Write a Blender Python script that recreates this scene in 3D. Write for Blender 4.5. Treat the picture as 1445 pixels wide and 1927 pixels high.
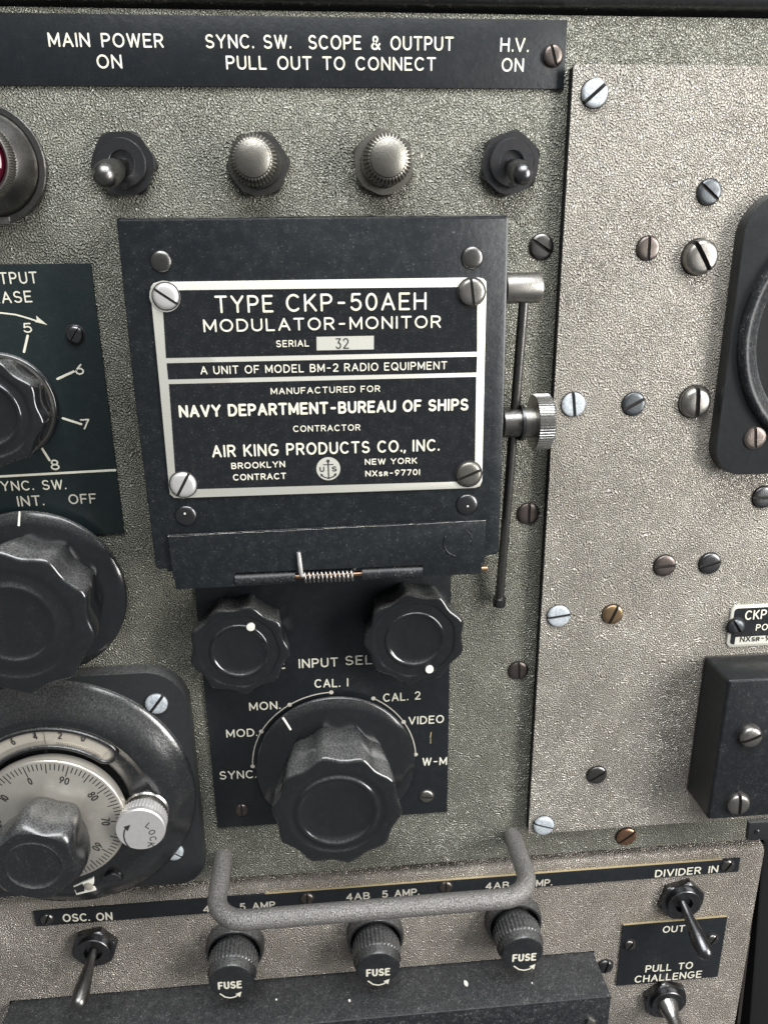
import bpy, math, random
from math import sin, cos, pi, radians, sqrt, atan2, acos
from mathutils import Vector, Matrix
random.seed(7)
S = bpy.context.scene
for o in list(bpy.data.objects): bpy.data.objects.remove(o)
S.unit_settings.scale_length = 0.01          # one unit is one centimetre

# ------------------------------------------------------------------ camera
FPX, CX, CY, D = 1440.0, 722.5, 963.5, 18.5
M = ((0.99608767, 0.01128112, -0.08764756),
     (-0.03816273, 0.94947944, -0.31150025),
     (0.07970548, 0.31362643, 0.94619527))
cam_d = bpy.data.cameras.new('camera'); cam = bpy.data.objects.new('camera', cam_d)
S.collection.objects.link(cam); S.camera = cam
cam_d.sensor_fit = 'VERTICAL'; cam_d.sensor_height = 36.0; cam_d.sensor_width = 27.0
cam_d.lens = 36.0*FPX/1927.0
cam_d.clip_start = 0.1; cam_d.clip_end = 1000
rx = Vector((M[0][0], M[0][2], -M[0][1])); ry = -Vector((M[1][0], M[1][2], -M[1][1])); rz = -Vector((M[2][0], M[2][2], -M[2][1]))
cam.matrix_world = Matrix(((rx.x, ry.x, rz.x, 0), (rx.y, ry.y, rz.y, -D), (rx.z, ry.z, rz.z, 0), (0, 0, 0, 1)))

# ------------------------------------------------------------------ world and lamps
W = bpy.data.worlds.new('World'); S.world = W; W.use_nodes = True
bg = W.node_tree.nodes['Background']
bg.inputs[0].default_value = (0.70, 0.72, 0.74, 1); bg.inputs[1].default_value = 0.22
def area(name, loc, target, sx, sy, power, col):
    l = bpy.data.lights.new(name, 'AREA'); l.shape = 'RECTANGLE'; l.size = sx; l.size_y = sy; l.energy = power; l.color = col
    o = bpy.data.objects.new(name, l); S.collection.objects.link(o); o.location = loc
    o.rotation_euler = (Vector(target)-Vector(loc)).to_track_quat('-Z', 'Y').to_euler(); return o
area('ceiling_light', (6, -31, 52), (2, 0, -9), 60, 34, 60000, (0.96, 0.985, 1.0))
area('window_light', (60, -44, 6), (3, 0, -8), 24, 50, 66000, (1.0, 0.985, 0.96))
S.view_settings.view_transform = 'Standard'; S.view_settings.look = 'None'; S.view_settings.exposure = 0.28; S.view_settings.gamma = 1
S.render.engine = 'CYCLES'

# ------------------------------------------------------------------ measuring: photograph point -> place on the panel (h = height above it)
def U(px, py, h=0.0):
    d = ((px-CX)/FPX, (py-CY)/FPX, 1.0)
    a = [sum(d[i]*M[i][k] for i in range(3)) for k in range(3)]
    t = (D-h)/a[2]
    return (t*a[0], -t*a[1])
def dist(a, b): return sqrt((a[0]-b[0])**2+(a[1]-b[1])**2)

# ------------------------------------------------------------------ materials
def mat(name):
    m = bpy.data.materials.new(name); m.use_nodes = True
    nt = m.node_tree; b = nt.nodes['Principled BSDF']; return m, nt, b
def nd(nt, t, **kw):
    n = nt.nodes.new(t)
    for k, v in kw.items():
        if k in n.inputs.keys() if isinstance(k, str) else False: n.inputs[k].default_value = v
        else: setattr(n, k, v)
    return n
def noise(nt, co, scale, detail=3, rough=.5):
    n = nt.nodes.new('ShaderNodeTexNoise'); n.inputs['Scale'].default_value = scale; n.inputs['Detail'].default_value = detail
    n.inputs['Roughness'].default_value = rough; nt.links.new(co, n.inputs['Vector']); return n.outputs['Fac']
def ramp(nt, fac, stops):
    r = nt.nodes.new('ShaderNodeValToRGB'); e = r.color_ramp.elements
    while len(e) < len(stops): e.new(.5)
    for i, (p, c) in enumerate(stops):
        e[i].position = p; e[i].color = (c, c, c, 1) if isinstance(c, (int, float)) else (*c, 1)
    nt.links.new(fac, r.inputs[0]); return r.outputs[0]
def mixc(nt, fac, a, b):
    m = nt.nodes.new('ShaderNodeMix'); m.data_type = 'RGBA'
    for v, i in ((a, 6), (b, 7)):
        if isinstance(v, tuple): m.inputs[i].default_value = (*v, 1)
        else: nt.links.new(v, m.inputs[i])
    if isinstance(fac, float): m.inputs[0].default_value = fac
    else: nt.links.new(fac, m.inputs[0])
    return m.outputs[2]
def math_(nt, op, a, b=None):
    m = nt.nodes.new('ShaderNodeMath'); m.operation = op
    for i, v in enumerate((a, b)):
        if v is None: continue
        if isinstance(v, (int, float)): m.inputs[i].default_value = v
        else: nt.links.new(v, m.inputs[i])
    return m.outputs[0]
def coord(nt): return nt.nodes.new('ShaderNodeTexCoord').outputs['Object']
def bump(nt, b, h, dist_, strength=1.0):
    n = nt.nodes.new('ShaderNodeBump'); n.inputs['Strength'].default_value = strength; n.inputs['Distance'].default_value = dist_
    nt.links.new(h, n.inputs['Height']); nt.links.new(n.outputs[0], b.inputs['Normal']); return n

def wrinkle(name, col, col2, rough=.20, scale=8.2, depth=.088, metallic=.28, freq=2.0, grime=.75):
    m, nt, b = mat(name); co = coord(nt)
    wn = nt.nodes.new('ShaderNodeTexNoise'); wn.inputs['Scale'].default_value = 2.2; wn.inputs['Detail'].default_value = 2; nt.links.new(co, wn.inputs['Vector'])
    mp = nt.nodes.new('ShaderNodeVectorMath'); mp.operation = 'MULTIPLY_ADD'
    nt.links.new(wn.outputs['Color'], mp.inputs[0]); mp.inputs[1].default_value = (.22, .22, .22); nt.links.new(co, mp.inputs[2])
    sx_ = nt.nodes.new('ShaderNodeSeparateXYZ'); nt.links.new(mp.outputs[0], sx_.inputs[0]); cx_ = nt.nodes.new('ShaderNodeCombineXYZ')
    nt.links.new(sx_.outputs[0], cx_.inputs[0]); nt.links.new(math_(nt, 'ADD', sx_.outputs[2], sx_.outputs[1]), cx_.inputs[1])
    g = nt.nodes.new('ShaderNodeTexGabor'); g.gabor_type = '2D'
    g.inputs['Scale'].default_value = scale; g.inputs['Frequency'].default_value = freq; g.inputs['Anisotropy'].default_value = 0.0
    nt.links.new(cx_.outputs[0], g.inputs['Vector'])
    h1 = ramp(nt, g.outputs['Value'], [(.38, 0.0), (.60, 1.0)])
    n2 = noise(nt, co, 30, 2)
    hh = math_(nt, 'ADD', h1, math_(nt, 'MULTIPLY', n2, .35))
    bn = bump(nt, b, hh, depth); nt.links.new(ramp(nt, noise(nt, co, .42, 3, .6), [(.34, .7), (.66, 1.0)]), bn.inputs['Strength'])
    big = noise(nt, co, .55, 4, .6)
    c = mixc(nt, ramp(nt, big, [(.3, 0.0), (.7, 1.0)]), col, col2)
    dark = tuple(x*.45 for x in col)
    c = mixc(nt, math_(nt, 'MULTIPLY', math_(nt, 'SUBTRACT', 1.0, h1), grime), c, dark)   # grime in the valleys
    nt.links.new(c, b.inputs['Base Color'])
    nt.links.new(math_(nt, 'ADD', rough-.06, math_(nt, 'MULTIPLY', ramp(nt, noise(nt, co, 1.1, 5, .65), [(.35, 0.0), (.7, 1.0)]), .16)), b.inputs['Roughness']); b.inputs['Metallic'].default_value = metallic
    b.inputs['Specular IOR Level'].default_value = .9
    return m
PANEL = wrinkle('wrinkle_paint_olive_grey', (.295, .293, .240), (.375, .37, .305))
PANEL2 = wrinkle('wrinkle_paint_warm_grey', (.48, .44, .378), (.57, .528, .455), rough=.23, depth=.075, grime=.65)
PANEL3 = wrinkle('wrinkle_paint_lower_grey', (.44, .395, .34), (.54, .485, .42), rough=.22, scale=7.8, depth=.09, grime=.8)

def black(name, col=(.012, .0145, .018), rough=.32, dust=.5, specks=.62, topdust=.0, rim=False, bump_d=.004, spec=.38):
    m, nt, b = mat(name); co = coord(nt)
    sm = noise(nt, co, 1.3, 5, .65)
    sp = ramp(nt, noise(nt, co, 26, 2, .6), [(specks, 0.0), (specks+.06, 1.0)])
    blotch = ramp(nt, noise(nt, co, 4.5, 4, .7), [(.45, 0.0), (.8, 1.0)])
    f = math_(nt, 'MULTIPLY', math_(nt, 'ADD', math_(nt, 'MULTIPLY', sp, math_(nt, 'ADD', blotch, .25)), math_(nt, 'MULTIPLY', blotch, .12)), dust)
    if topdust:
        ge = nt.nodes.new('ShaderNodeNewGeometry'); sx = nt.nodes.new('ShaderNodeSeparateXYZ'); nt.links.new(ge.outputs['Normal'], sx.inputs[0])
        up = ramp(nt, sx.outputs['Z'], [(.25, 0.0), (.95, 1.0)])
        d2 = math_(nt, 'MULTIPLY', up, math_(nt, 'ADD', math_(nt, 'MULTIPLY', ramp(nt, noise(nt, co, 22, 3, .7), [(.4, 0.0), (.7, 1.0)]), .8), .2))
        f = math_(nt, 'ADD', f, math_(nt, 'MULTIPLY', d2, topdust))
    f = math_(nt, 'MINIMUM', f, 1.0)
    c = mixc(nt, f, col, (.36, .36, .35))
    nt.links.new(c, b.inputs['Base Color'])
    r = math_(nt, 'ADD', math_(nt, 'MULTIPLY', sm, .18), rough-.08)
    r = math_(nt, 'MINIMUM', math_(nt, 'ADD', r, math_(nt, 'MULTIPLY', f, .5)), 1.0)
    nt.links.new(r, b.inputs['Roughness']); b.inputs['Specular IOR Level'].default_value = spec
    if bump_d: bump(nt, b, noise(nt, co, 9, 4, .6), bump_d)
    return m
ENAMEL = black('black_enamel', (.011, .0125, .0145), .30, .22)
LID = black('black_lid_paint', (.011, .0135, .016), .30, .30, .645)
PLATE = black('black_engraved_plate', (.011, .013, .0155), .33, .12, .66)
GREENPLATE = black('dark_green_engraved_plate', (.011, .0175, .0185), .34, .12, .66)
BAKE = black('black_bakelite', (.009, .0095, .0105), .13, .10, .66, .50, bump_d=.0015, spec=.8)
BAKEDUSTY = black('dusty_bakelite', (.010, .0105, .0115), .19, .18, .62, .45, spec=.9)
METER = black('meter_bakelite', (.020, .021, .022), .34, .10, .66, .3)
BLACKHOLE = black('black_void', (.004, .004, .005), .8, 0.0)
DUSTTOP = black('dusty_black_metal', (.010, .011, .013), .38, .55, .61, .12, bump_d=.008)
def metal(name, col, rough=.35, var=.25, dirt=(.03, .028, .025), dirtamt=.5, met=1.0, sc=8):
    m, nt, b = mat(name); co = coord(nt)
    n = noise(nt, co, sc, 5, .7)
    c = mixc(nt, math_(nt, 'MULTIPLY', ramp(nt, n, [(.42, 0.0), (.72, 1.0)]), dirtamt), col, dirt)
    nt.links.new(c, b.inputs['Base Color']); b.inputs['Metallic'].default_value = met
    nt.links.new(math_(nt, 'ADD', math_(nt, 'MULTIPLY', n, var), rough-var/2), b.inputs['Roughness'])
    bump(nt, b, noise(nt, co, 35, 3), .003)
    return m
STEEL = metal('worn_steel', (.34, .325, .30), .38)
DARKSTEEL = metal('blackened_steel', (.15, .15, .155), .30)
BLUESTEEL = metal('blued_steel', (.13, .14, .15), .42)
BROWN = metal('brown_tarnished_steel', (.19, .16, .145), .40)
COPPER = metal('coppery_brass', (.46, .27, .17), .36)
BRASS = metal('aged_brass', (.42, .29, .17), .38)
ZINC = metal('white_zinc', (.56, .60, .63), .6, .2, (.16, .19, .22), .85, .3, 16)
NICKEL = metal('nickel', (.42, .41, .39), .28, .2)
DULLNICKEL = metal('dull_nickel', (.27, .26, .23), .42, .3, (.12, .11, .095), .8, sc=14)
ALU = metal('aluminium', (.80, .78, .76), .42, .15, (.45, .43, .41), .3, .7)
DIALFACE = metal('dial_silver', (.58, .545, .485), .33, .08, (.42, .40, .35), .45, .7, 3)
NAMEPLATE = metal('nameplate_silver', (.72, .705, .63), .42, .10, (.62, .60, .52), .35, .45, 5)
GRIME, nt_, b_ = mat('slot_grime'); b_.inputs['Base Color'].default_value = (.018, .016, .014, 1); b_.inputs['Roughness'].default_value = .8
GUN = metal('gunmetal', (.20, .195, .185), .33, .2)
def plain(name, col, rough=.5, met=0):
    m, nt, b = mat(name); co = coord(nt)
    c = mixc(nt, ramp(nt, noise(nt, co, 14, 4, .7), [(.5, 0.0), (.85, 1.0)]), col, tuple(x*.72 for x in col))
    nt.links.new(c, b.inputs['Base Color']); b.inputs['Roughness'].default_value = rough; b.inputs['Metallic'].default_value = met; return m
INK = plain('cream_lettering', (.74, .71, .59), .5)
INKDULL = plain('dull_cream_lettering', (.52, .49, .42), .6)
DARKINK = plain('dark_lettering', (.02, .02, .02), .5)
CREAM = plain('cream_scale', (.37, .34, .29), .32)
WHITE = plain('white_mark', (.85, .84, .76), .5)
YEDGE = plain('worn_ochre_edge', (.42, .34, .19), .7)
RED, nt_, b_ = mat('dark_red_jewel'); b_.inputs['Base Color'].default_value = (.05, .003, .01, 1); b_.inputs['Roughness'].default_value = .08
# speckled hammered paint of the handle
HANDLE, nt_, b_ = mat('speckled_grey_paint'); co_ = coord(nt_)
f_ = ramp(nt_, noise(nt_, co_, 30, 3, .7), [(.35, 0.0), (.75, 1.0)])
nt_.links.new(mixc(nt_, f_, (.075, .072, .07), (.42, .40, .38)), b_.inputs['Base Color']); b_.inputs['Roughness'].default_value = .33; b_.inputs['Metallic'].default_value = .35
bump(nt_, b_, noise(nt_, co_, 24, 3, .6), .035)

# ------------------------------------------------------------------ mesh helpers; local frame (u right, v up, w out of the panel)
class MB:
    def __init__(s): s.V = []; s.F = []; s.I = []
    def add(s, vs, fs, mi=0):
        n = len(s.V); s.V += [(u, -w, v) for u, v, w in vs]; s.F += [tuple(n+i for i in f) for f in fs]; s.I += [mi]*len(fs)
    def rings(s, rings, cap0=False, cap1=True, mi=0, closed=True):
        n = len(rings[0]); vs = [p for r in rings for p in r]; fs = []
        for a in range(len(rings)-1):
            for i in range(n if closed else n-1):
                j = (i+1) % n; fs.append((a*n+i, a*n+j, (a+1)*n+j, (a+1)*n+i))
        if cap0: fs.append(tuple(range(n))[::-1])
        if cap1: fs.append(tuple((len(rings)-1)*n+i for i in range(n)))
        s.add(vs, fs, mi)
    def lathe(s, prof, n=48, c=(0, 0), rf=None, cap0=False, cap1=True, mi=0, ph=0.0):
        rs = []
        for p in prof:
            r, w = p[0], p[1]; a = p[2] if len(p) > 2 else 0
            rs.append([(c[0]+r*(1+(a*rf(2*pi*i/n) if rf and a else 0))*cos(2*pi*i/n+ph), c[1]+r*(1+(a*rf(2*pi*i/n) if rf and a else 0))*sin(2*pi*i/n+ph), w) for i in range(n)])
        s.rings(rs, cap0, cap1, mi)
    def prism(s, poly, w0, w1, ch=0.0, mi=0):
        area_ = sum(poly[i][0]*poly[(i+1) % len(poly)][1]-poly[(i+1) % len(poly)][0]*poly[i][1] for i in range(len(poly)))
        if area_ < 0: poly = poly[::-1]
        rs = [[(p[0], p[1], w0) for p in poly]]
        if ch:
            rs.append([(p[0], p[1], w1-ch) for p in poly])
            rs.append([(p[0], p[1], w1-ch*.3) for p in offset(poly, ch*.3)]); rs.append([(p[0], p[1], w1) for p in offset(poly, ch)])
        else: rs.append([(p[0], p[1], w1) for p in poly])
        s.rings(rs, True, True, mi)
    def tube(s, path, rad, n=14, caps=True, mi=0):
        P = [Vector(p) for p in path]; R = rad if isinstance(rad, (list, tuple)) else [rad]*len(P)
        rs = []; up = None
        for i, p in enumerate(P):
            t = (P[min(i+1, len(P)-1)]-P[max(i-1, 0)]).normalized()
            if up is None: up = Vector((0, 0, 1)) if abs(t.z) < .9 else Vector((1, 0, 0))
            a = (up-up.dot(t)*t).normalized(); b = t.cross(a); up = a
            rs.append([tuple(p+R[i]*(a*cos(2*pi*k/n)+b*sin(2*pi*k/n))) for k in range(n)])
        s.rings(rs, caps, caps, mi)
    def build(s, name, mats, parent=None, loc=(0, 0, 0), ang=35, smooth=True):
        me = bpy.data.meshes.new(name); me.from_pydata(s.V, [], s.F)
        for m in (mats if isinstance(mats, (list, tuple)) else [mats]): me.materials.append(m)
        for p, i in zip(me.polygons, s.I): p.material_index = i; p.use_smooth = smooth
        if smooth: me.set_sharp_from_angle(angle=radians(ang))
        o = bpy.data.objects.new(name, me); S.collection.objects.link(o)
        if parent: o.parent = parent
        o.location = loc; return o
def offset(poly, d):       # inset of a counter-clockwise polygon
    out = []; n = len(poly)
    for i in range(n):
        a, b, c = Vector(poly[i-1]), Vector(poly[i]), Vector(poly[(i+1) % n])
        e1 = (b-a); e2 = (c-b)
        if e1.length < 1e-9 or e2.length < 1e-9: out.append(tuple(b)); continue
        e1.normalize(); e2.normalize(); n1 = Vector((-e1.y, e1.x)); n2 = Vector((-e2.y, e2.x)); m = n1+n2
        k = max(.35, 1+n1.dot(n2)); out.append(tuple(b+m*(d/k)))
    return out
def rrect(x0, z0, x1, z1, r, n=6):
    rr = r if isinstance(r, (list, tuple)) else [r]*4
    pts = []
    for (cx, cz, a0, q) in ((x1, z1, 0, 0), (x0, z1, 90, 1), (x0, z0, 180, 2), (x1, z0, 270, 3)):
        k = rr[q]; sx = -1 if q in (0, 3) else 1; sz = -1 if q in (0, 1) else 1
        for i in range(n+1):
            a = radians(a0+90*i/n); pts.append((cx+sx*k+k*cos(a), cz+sz*k+k*sin(a)))
    return pts
def poly_px(pts, h, O=(0, 0)): return [(U(x, y, h)[0]-O[0], U(x, y, h)[1]-O[1]) for x, y in pts]
def at(O, h): return (O[0], -h, O[1])
def thing(name, label, cat, O, h=0.0, group=None):
    o = bpy.data.objects.new(name, None); S.collection.objects.link(o); o.location = at(O, h); o.empty_display_size = .3
    o['label'] = label; o['category'] = cat
    if group: o['group'] = group
    o['_h'] = h; return o
def part(o, label): o['label'] = label; return o

# ------------------------------------------------------------------ single-stroke engraved lettering
def arc(cx, cy, rx, ry, a0, a1, n=10): return [(cx+rx*cos(radians(a0+(a1-a0)*i/n)), cy+ry*sin(radians(a0+(a1-a0)*i/n))) for i in range(n+1)]
G = {
 'A': (.74, [[(0, 0), (.37, 1), (.74, 0)], [(.13, .34), (.61, .34)]]),
 'B': (.62, [[(.34, .53)]+arc(.34, .265, .28, .265, 90, -90, 8)+[(0, 0), (0, 1), (.32, 1)]+arc(.32, .765, .25, .235, 90, -90, 8)+[(0, .53)]]),
 'C': (.74, [arc(.40, .5, .40, .5, 48, 312, 20)]),
 'D': (.70, [[(0, 0), (0, 1), (.26, 1)]+arc(.26, .5, .44, .5, 90, -90, 14)+[(0, 0)]]),
 'E': (.56, [[(.56, 1), (0, 1), (0, 0), (.56, 0)], [(0, .52), (.48, .52)]]),
 'F': (.54, [[(.54, 1), (0, 1), (0, 0)], [(0, .50), (.46, .50)]]),
 'G': (.78, [arc(.40, .5, .40, .5, 48, 345, 22)+[(.78, .44), (.46, .44)]]),
 'H': (.66, [[(0, 0), (0, 1)], [(.66, 0), (.66, 1)], [(0, .52), (.66, .52)]]),
 'I': (.0, [[(0, 0), (0, 1)]]),
 'K': (.64, [[(0, 0), (0, 1)], [(.60, 1), (0, .38)], [(.20, .58), (.64, 0)]]),
 'L': (.52, [[(0, 1), (0, 0), (.52, 0)]]),
 'M': (.80, [[(0, 0), (0, 1), (.40, .18), (.80, 1), (.80, 0)]]),
 'N': (.68, [[(0, 0), (0, 1), (.68, 0), (.68, 1)]]),
 'O': (.82, [arc(.41, .5, .41, .5, 90, 450, 26)]),
 'P': (.60, [[(0, 0), (0, 1), (.32, 1)]+arc(.32, .73, .28, .27, 90, -90, 8)+[(0, .46)]]),
 'Q': (.82, [arc(.41, .5, .41, .5, 90, 450, 26), [(.50, .25), (.80, -.06)]]),
 'R': (.62, [[(0, 0), (0, 1), (.34, 1)]+arc(.34, .74, .27, .26, 90, -90, 8)+[(0, .48)], [(.32, .48), (.62, 0)]]),
 'S': (.62, [arc(.31, .745, .28, .255, 35, 270, 14)[:-1]+arc(.31, .245, .31, .245, 90, -150, 14)]),
 'T': (.66, [[(0, 1), (.66, 1)], [(.33, 1), (.33, 0)]]),
 'U': (.66, [[(0, 1), (0, .33)]+arc(.33, .33, .33, .33, 180, 360, 10)+[(.66, 1)]]),
 'V': (.72, [[(0, 1), (.36, 0), (.72, 1)]]),
 'W': (1.0, [[(0, 1), (.25, 0), (.50, 1), (.75, 0), (1.0, 1)]]),
 'X': (.66, [[(0, 0), (.66, 1)], [(0, 1), (.66, 0)]]),
 'Y': (.70, [[(0, 1), (.35, .48), (.70, 1)], [(.35, .48), (.35, 0)]]),
 '0': (.60, [arc(.30, .5, .30, .5, 90, 450, 24)]),
 '1': (.0, [[(0, 0), (0, 1)]]),
 '2': (.56, [arc(.28, .72, .28, .28, 160, -30, 12)+[(0, 0), (.58, 0)]]),
 '3': (.56, [[(0.02, 1), (.52, 1), (.24, .58)]+arc(.26, .29, .28, .29, 90, -150, 12)]),
 '4': (.62, [[(.46, 0), (.46, 1), (0, .28), (.62, .28)]]),
 '5': (.58, [[(.52, 1), (.08, 1), (.04, .56)]+arc(.27, .32, .30, .32, 115, -150, 14)]),
 '6': (.60, [[(.46, 1), (.06, .45)]+arc(.30, .30, .29, .30, 150, 510, 22)]),
 '7': (.56, [[(0, 1), (.56, 1), (.18, 0)]]),
 '8': (.60, [arc(.30, .76, .24, .24, -90, 270, 18), arc(.30, .26, .30, .26, 90, 450, 20)]),
 '9': (.60, [[(.14, 0), (.54, .55)]+arc(.30, .70, .29, .30, -30, 330, 22)]),
 '.': (.0, [[(0, .02), (0, .06)]]), ',': (.06, [[(.06, .05), (0, -.14)]]), '-': (.50, [[(.08, .46), (.42, .46)]]),
 '&': (.72, [[(.70, 0), (.16, .66)]+arc(.32, .80, .19, .20, 200, -20, 10)+[(.46, .64), (.12, .42)]+arc(.28, .22, .28, .22, 130, 300, 10)+[(.70, .42)]]),
 's': (.46, [[(p[0]*.72, p[1]*.72) for p in arc(.31, .745, .28, .255, 35, 270, 14)[:-1]+arc(.31, .245, .31, .245, 90, -150, 14)]]),
 'r': (.45, [[(p[0]*.72, p[1]*.72) for p in [(0, 0), (0, 1), (.34, 1)]+arc(.34, .74, .27, .26, 90, -90, 8)+[(0, .48)]], [(.23, .345), (.45, 0)]]),
}
def ribbon(mb, pts, w, e, mi=0, closed=None):
    P = [Vector(pts[0])]
    for p in pts[1:]:
        if (Vector(p)-P[-1]).length > 1e-5: P.append(Vector(p))
    cut = [0]
    for i in range(1, len(P)-1):
        if (P[i]-P[i-1]).angle(P[i+1]-P[i]) > .62: cut.append(i)
    cut.append(len(P)-1)
    if len(cut) == 2: ribbon0(mb, P, w, e, mi, closed); return
    for k in range(len(cut)-1): ribbon0(mb, P[cut[k]:cut[k+1]+1], w, e+k*.0011, mi, False)
def ribbon0(mb, pts, w, e, mi=0, closed=None):
    P = [Vector(p) for p in pts]
    Q = [P[0]]
    for p in P[1:]:
        if (p-Q[-1]).length > 1e-5: Q.append(p)
    P = Q; closed = (P[0]-P[-1]).length < 1e-4 if closed is None else closed
    if len(P) < 2: return
    if closed: P = P[:-1]
    n = len(P); L = []; R = []; hw = w/2
    for i in range(n):
        a = P[i-1] if (i > 0 or closed) else None; c = P[(i+1) % n] if (i < n-1 or closed) else None; b = P[i]
        d1 = (b-a).normalized() if a is not None else (c-b).normalized()
        d2 = (c-b).normalized() if c is not None else d1
        n1 = Vector((-d1.y, d1.x)); n2 = Vector((-d2.y, d2.x)); m = n1+n2
        if m.length < .15: m = n1
        k = hw/max(.42, m.normalized().dot(n1)); m = m.normalized()*k
        L.append(b+m); R.append(b-m)
    ext = []
    vs = []; fs = []
    if not closed:
        for end in (0, 1):
            i = 0 if end == 0 else n-1; j = 1 if end == 0 else n-2
            t = (P[i]-P[j]).normalized(); nn = Vector((-t.y, t.x)); base = len(vs)
            for k in range(7):
                a = -pi/2+pi*k/6; q = P[i]+hw*(t*cos(a)+nn*sin(a)); vs.append((q.x, q.y, e))
            fs.append(tuple(range(base, base+7)))
    base = len(vs)
    for l, r in zip(L, R): vs += [(l.x, l.y, e), (r.x, r.y, e)]
    for i in range(n if closed else n-1):
        j = (i+1) % n; fs.append((base+2*i+1, base+2*j+1, base+2*j, base+2*i))
    mb.add(vs, fs, mi)
def text_mb(mb, s, a, b, cap, e, sw=.13, mi=0, gap=.34, space=1.05):
    """strokes of s between plane points a and b (baseline ends); cap = cap height"""
    x = 0; items = []
    for i, ch in enumerate(s):
        if ch == ' ': x += space-gap+.02; continue
        wdt, st = G[ch]; g_ = gap if ch not in '.,' else gap*.8
        items.append((x, st)); x += wdt+g_
    tot = x-gap
    A = Vector(a); B = Vector(b); L = (B-A).length; ux = (B-A)/L; uy = Vector((-ux.y, ux.x))
    k = (L-sw*cap)/max(tot, 1e-3); A = A+ux*(sw*cap/2); c2 = cap*(1-sw); q = 0
    for x0, st in items:
        for poly in st:
            pts = [A+ux*((x0+p[0])*k)+uy*(p[1]*c2+sw*cap/2) for p in poly]
            ribbon(mb, pts, sw*cap, e+q*.0007, mi); q = (q+3) % 14
def text(parent, s, p0, p1, cap, h, O, sw=.13, m=None, name='lettering', **kw):
    a = U(*p0, h); b = U(*p1, h); mx, my = (p0[0]+p1[0])/2, (p0[1]+p1[1])/2
    c = dist(U(mx, my, h), U(mx, my-cap, h))
    mb = MB(); text_mb(mb, s, (a[0]-O[0], a[1]-O[1]), (b[0]-O[0], b[1]-O[1]), c, 0, sw, **kw)
    o = mb.build(name, m or INK, parent, smooth=False); o.location = (0, -(h-parent['_h'])-.004, 0); return o

# ------------------------------------------------------------------ screws and rivets
def screw_mb(r, hh, ang, dome=.25, slot=.13, tall=0.0):
    mb = MB(); s = slot*r; fl = hh*.45+tall; H = hh+tall
    prof = [(1, 0), (1, H*.62 if dome < .5 else tall+hh*.25), (.97, H-hh*dome*.9+.0), (.88, H-hh*dome*.35), (.70, H-hh*dome*.1), (.4, H)]
    ca, sa = cos(ang), sin(ang)
    for side in (1, -1):
        rs = []
        for k, w in prof:
            R = r*k; a0 = acos(min(.98, s/R)); n = 14
            rs.append([(lambda x, y: (x*ca-y*sa, x*sa+y*ca, w))(side*R*cos(t), side*R*sin(t)) for t in [-a0+2*a0*i/n for i in range(n+1)]])
        mb.rings(rs, False, True, 0)
    n = 20
    mb.add([(r*.97*cos(2*pi*i/n), r*.97*sin(2*pi*i/n), 0) for i in range(n)]+[(r*.97*cos(2*pi*i/n), r*.97*sin(2*pi*i/n), fl) for i in range(n)],
           [(i, (i+1) % n, n+(i+1) % n, n+i) for i in range(n)]+[tuple(range(n, 2*n))], 1)
    mb.lathe([(r*1.09, .0015), (r*1.05, .008)], 20, mi=1)
    return mb
def screw(parent, px, py, rpx, ang, m, h, O, hh=.09, label=None, dome=.35, slot=.145, tall=0.0, name='screw'):
    c = U(px, py, h+hh+tall); r = rpx*(dist(U(px-10, py, h+hh), U(px+10, py, h+hh))/20)
    o = screw_mb(r, hh, radians(ang), dome, slot, tall).build(name, [m, GRIME], parent, ang=40)
    o.location = (c[0]-O[0], -(h-parent['_h']), c[1]-O[1])
    if label: o['label'] = label
    return o
def rivet(parent, px, py, rpx, m, h, O, hh=.06, name='rivet'):
    c = U(px, py, h+hh/2); r = rpx*(dist(U(px-10, py, h), U(px+10, py, h))/20); mb = MB()
    mb.lathe([(r, 0), (r*.98, hh*.4), (r*.85, hh*.75), (r*.6, hh*.95), (r*.2, hh)], 24)
    return mb.build(name, m, parent, (c[0]-O[0], -(h-parent['_h']), c[1]-O[1]), ang=60)

# ================================================================== THE PANELS
# rack interior behind everything
mb = MB(); mb.add([(-60, -90, -6), (60, -90, -6), (60, 40, -6), (-60, 40, -6)], [(0, 1, 2, 3)])
o = mb.build('background', BLACKHOLE, smooth=False); o['kind'] = 'structure'
# unit above
O = U(722, 5, .2); t = thing('rack_unit_above', 'dark smooth edge of the unit above, over the black gap along the top', 'equipment', O, .2)
mb = MB(); x0, x1 = U(-600, 0)[0]-O[0], U(2300, 20)[0]-O[0]
a = U(0, -10, .35); b = U(1445, 12, .35)
sl = (b[1]-a[1])/(b[0]-a[0]); za = a[1]-O[1]-sl*(a[0]-O[0])
rs = []
for k in range(9):
    an = radians(-90+90*k/8*1.0); rs.append([(x, za+sl*x+.30+.30*sin(an), .0+.30*cos(an)-.2) for x in (x0, x1)])
rs.append([(x, za+sl*x+5, .1) for x in (x0, x1)])
rs = [[(x, za+sl*x+.0, -3) for x in (x0, x1)]]+rs
mb.rings(rs, False, False, 0, closed=False); mb.build('front_panel', DARKSTEEL, t)

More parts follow.
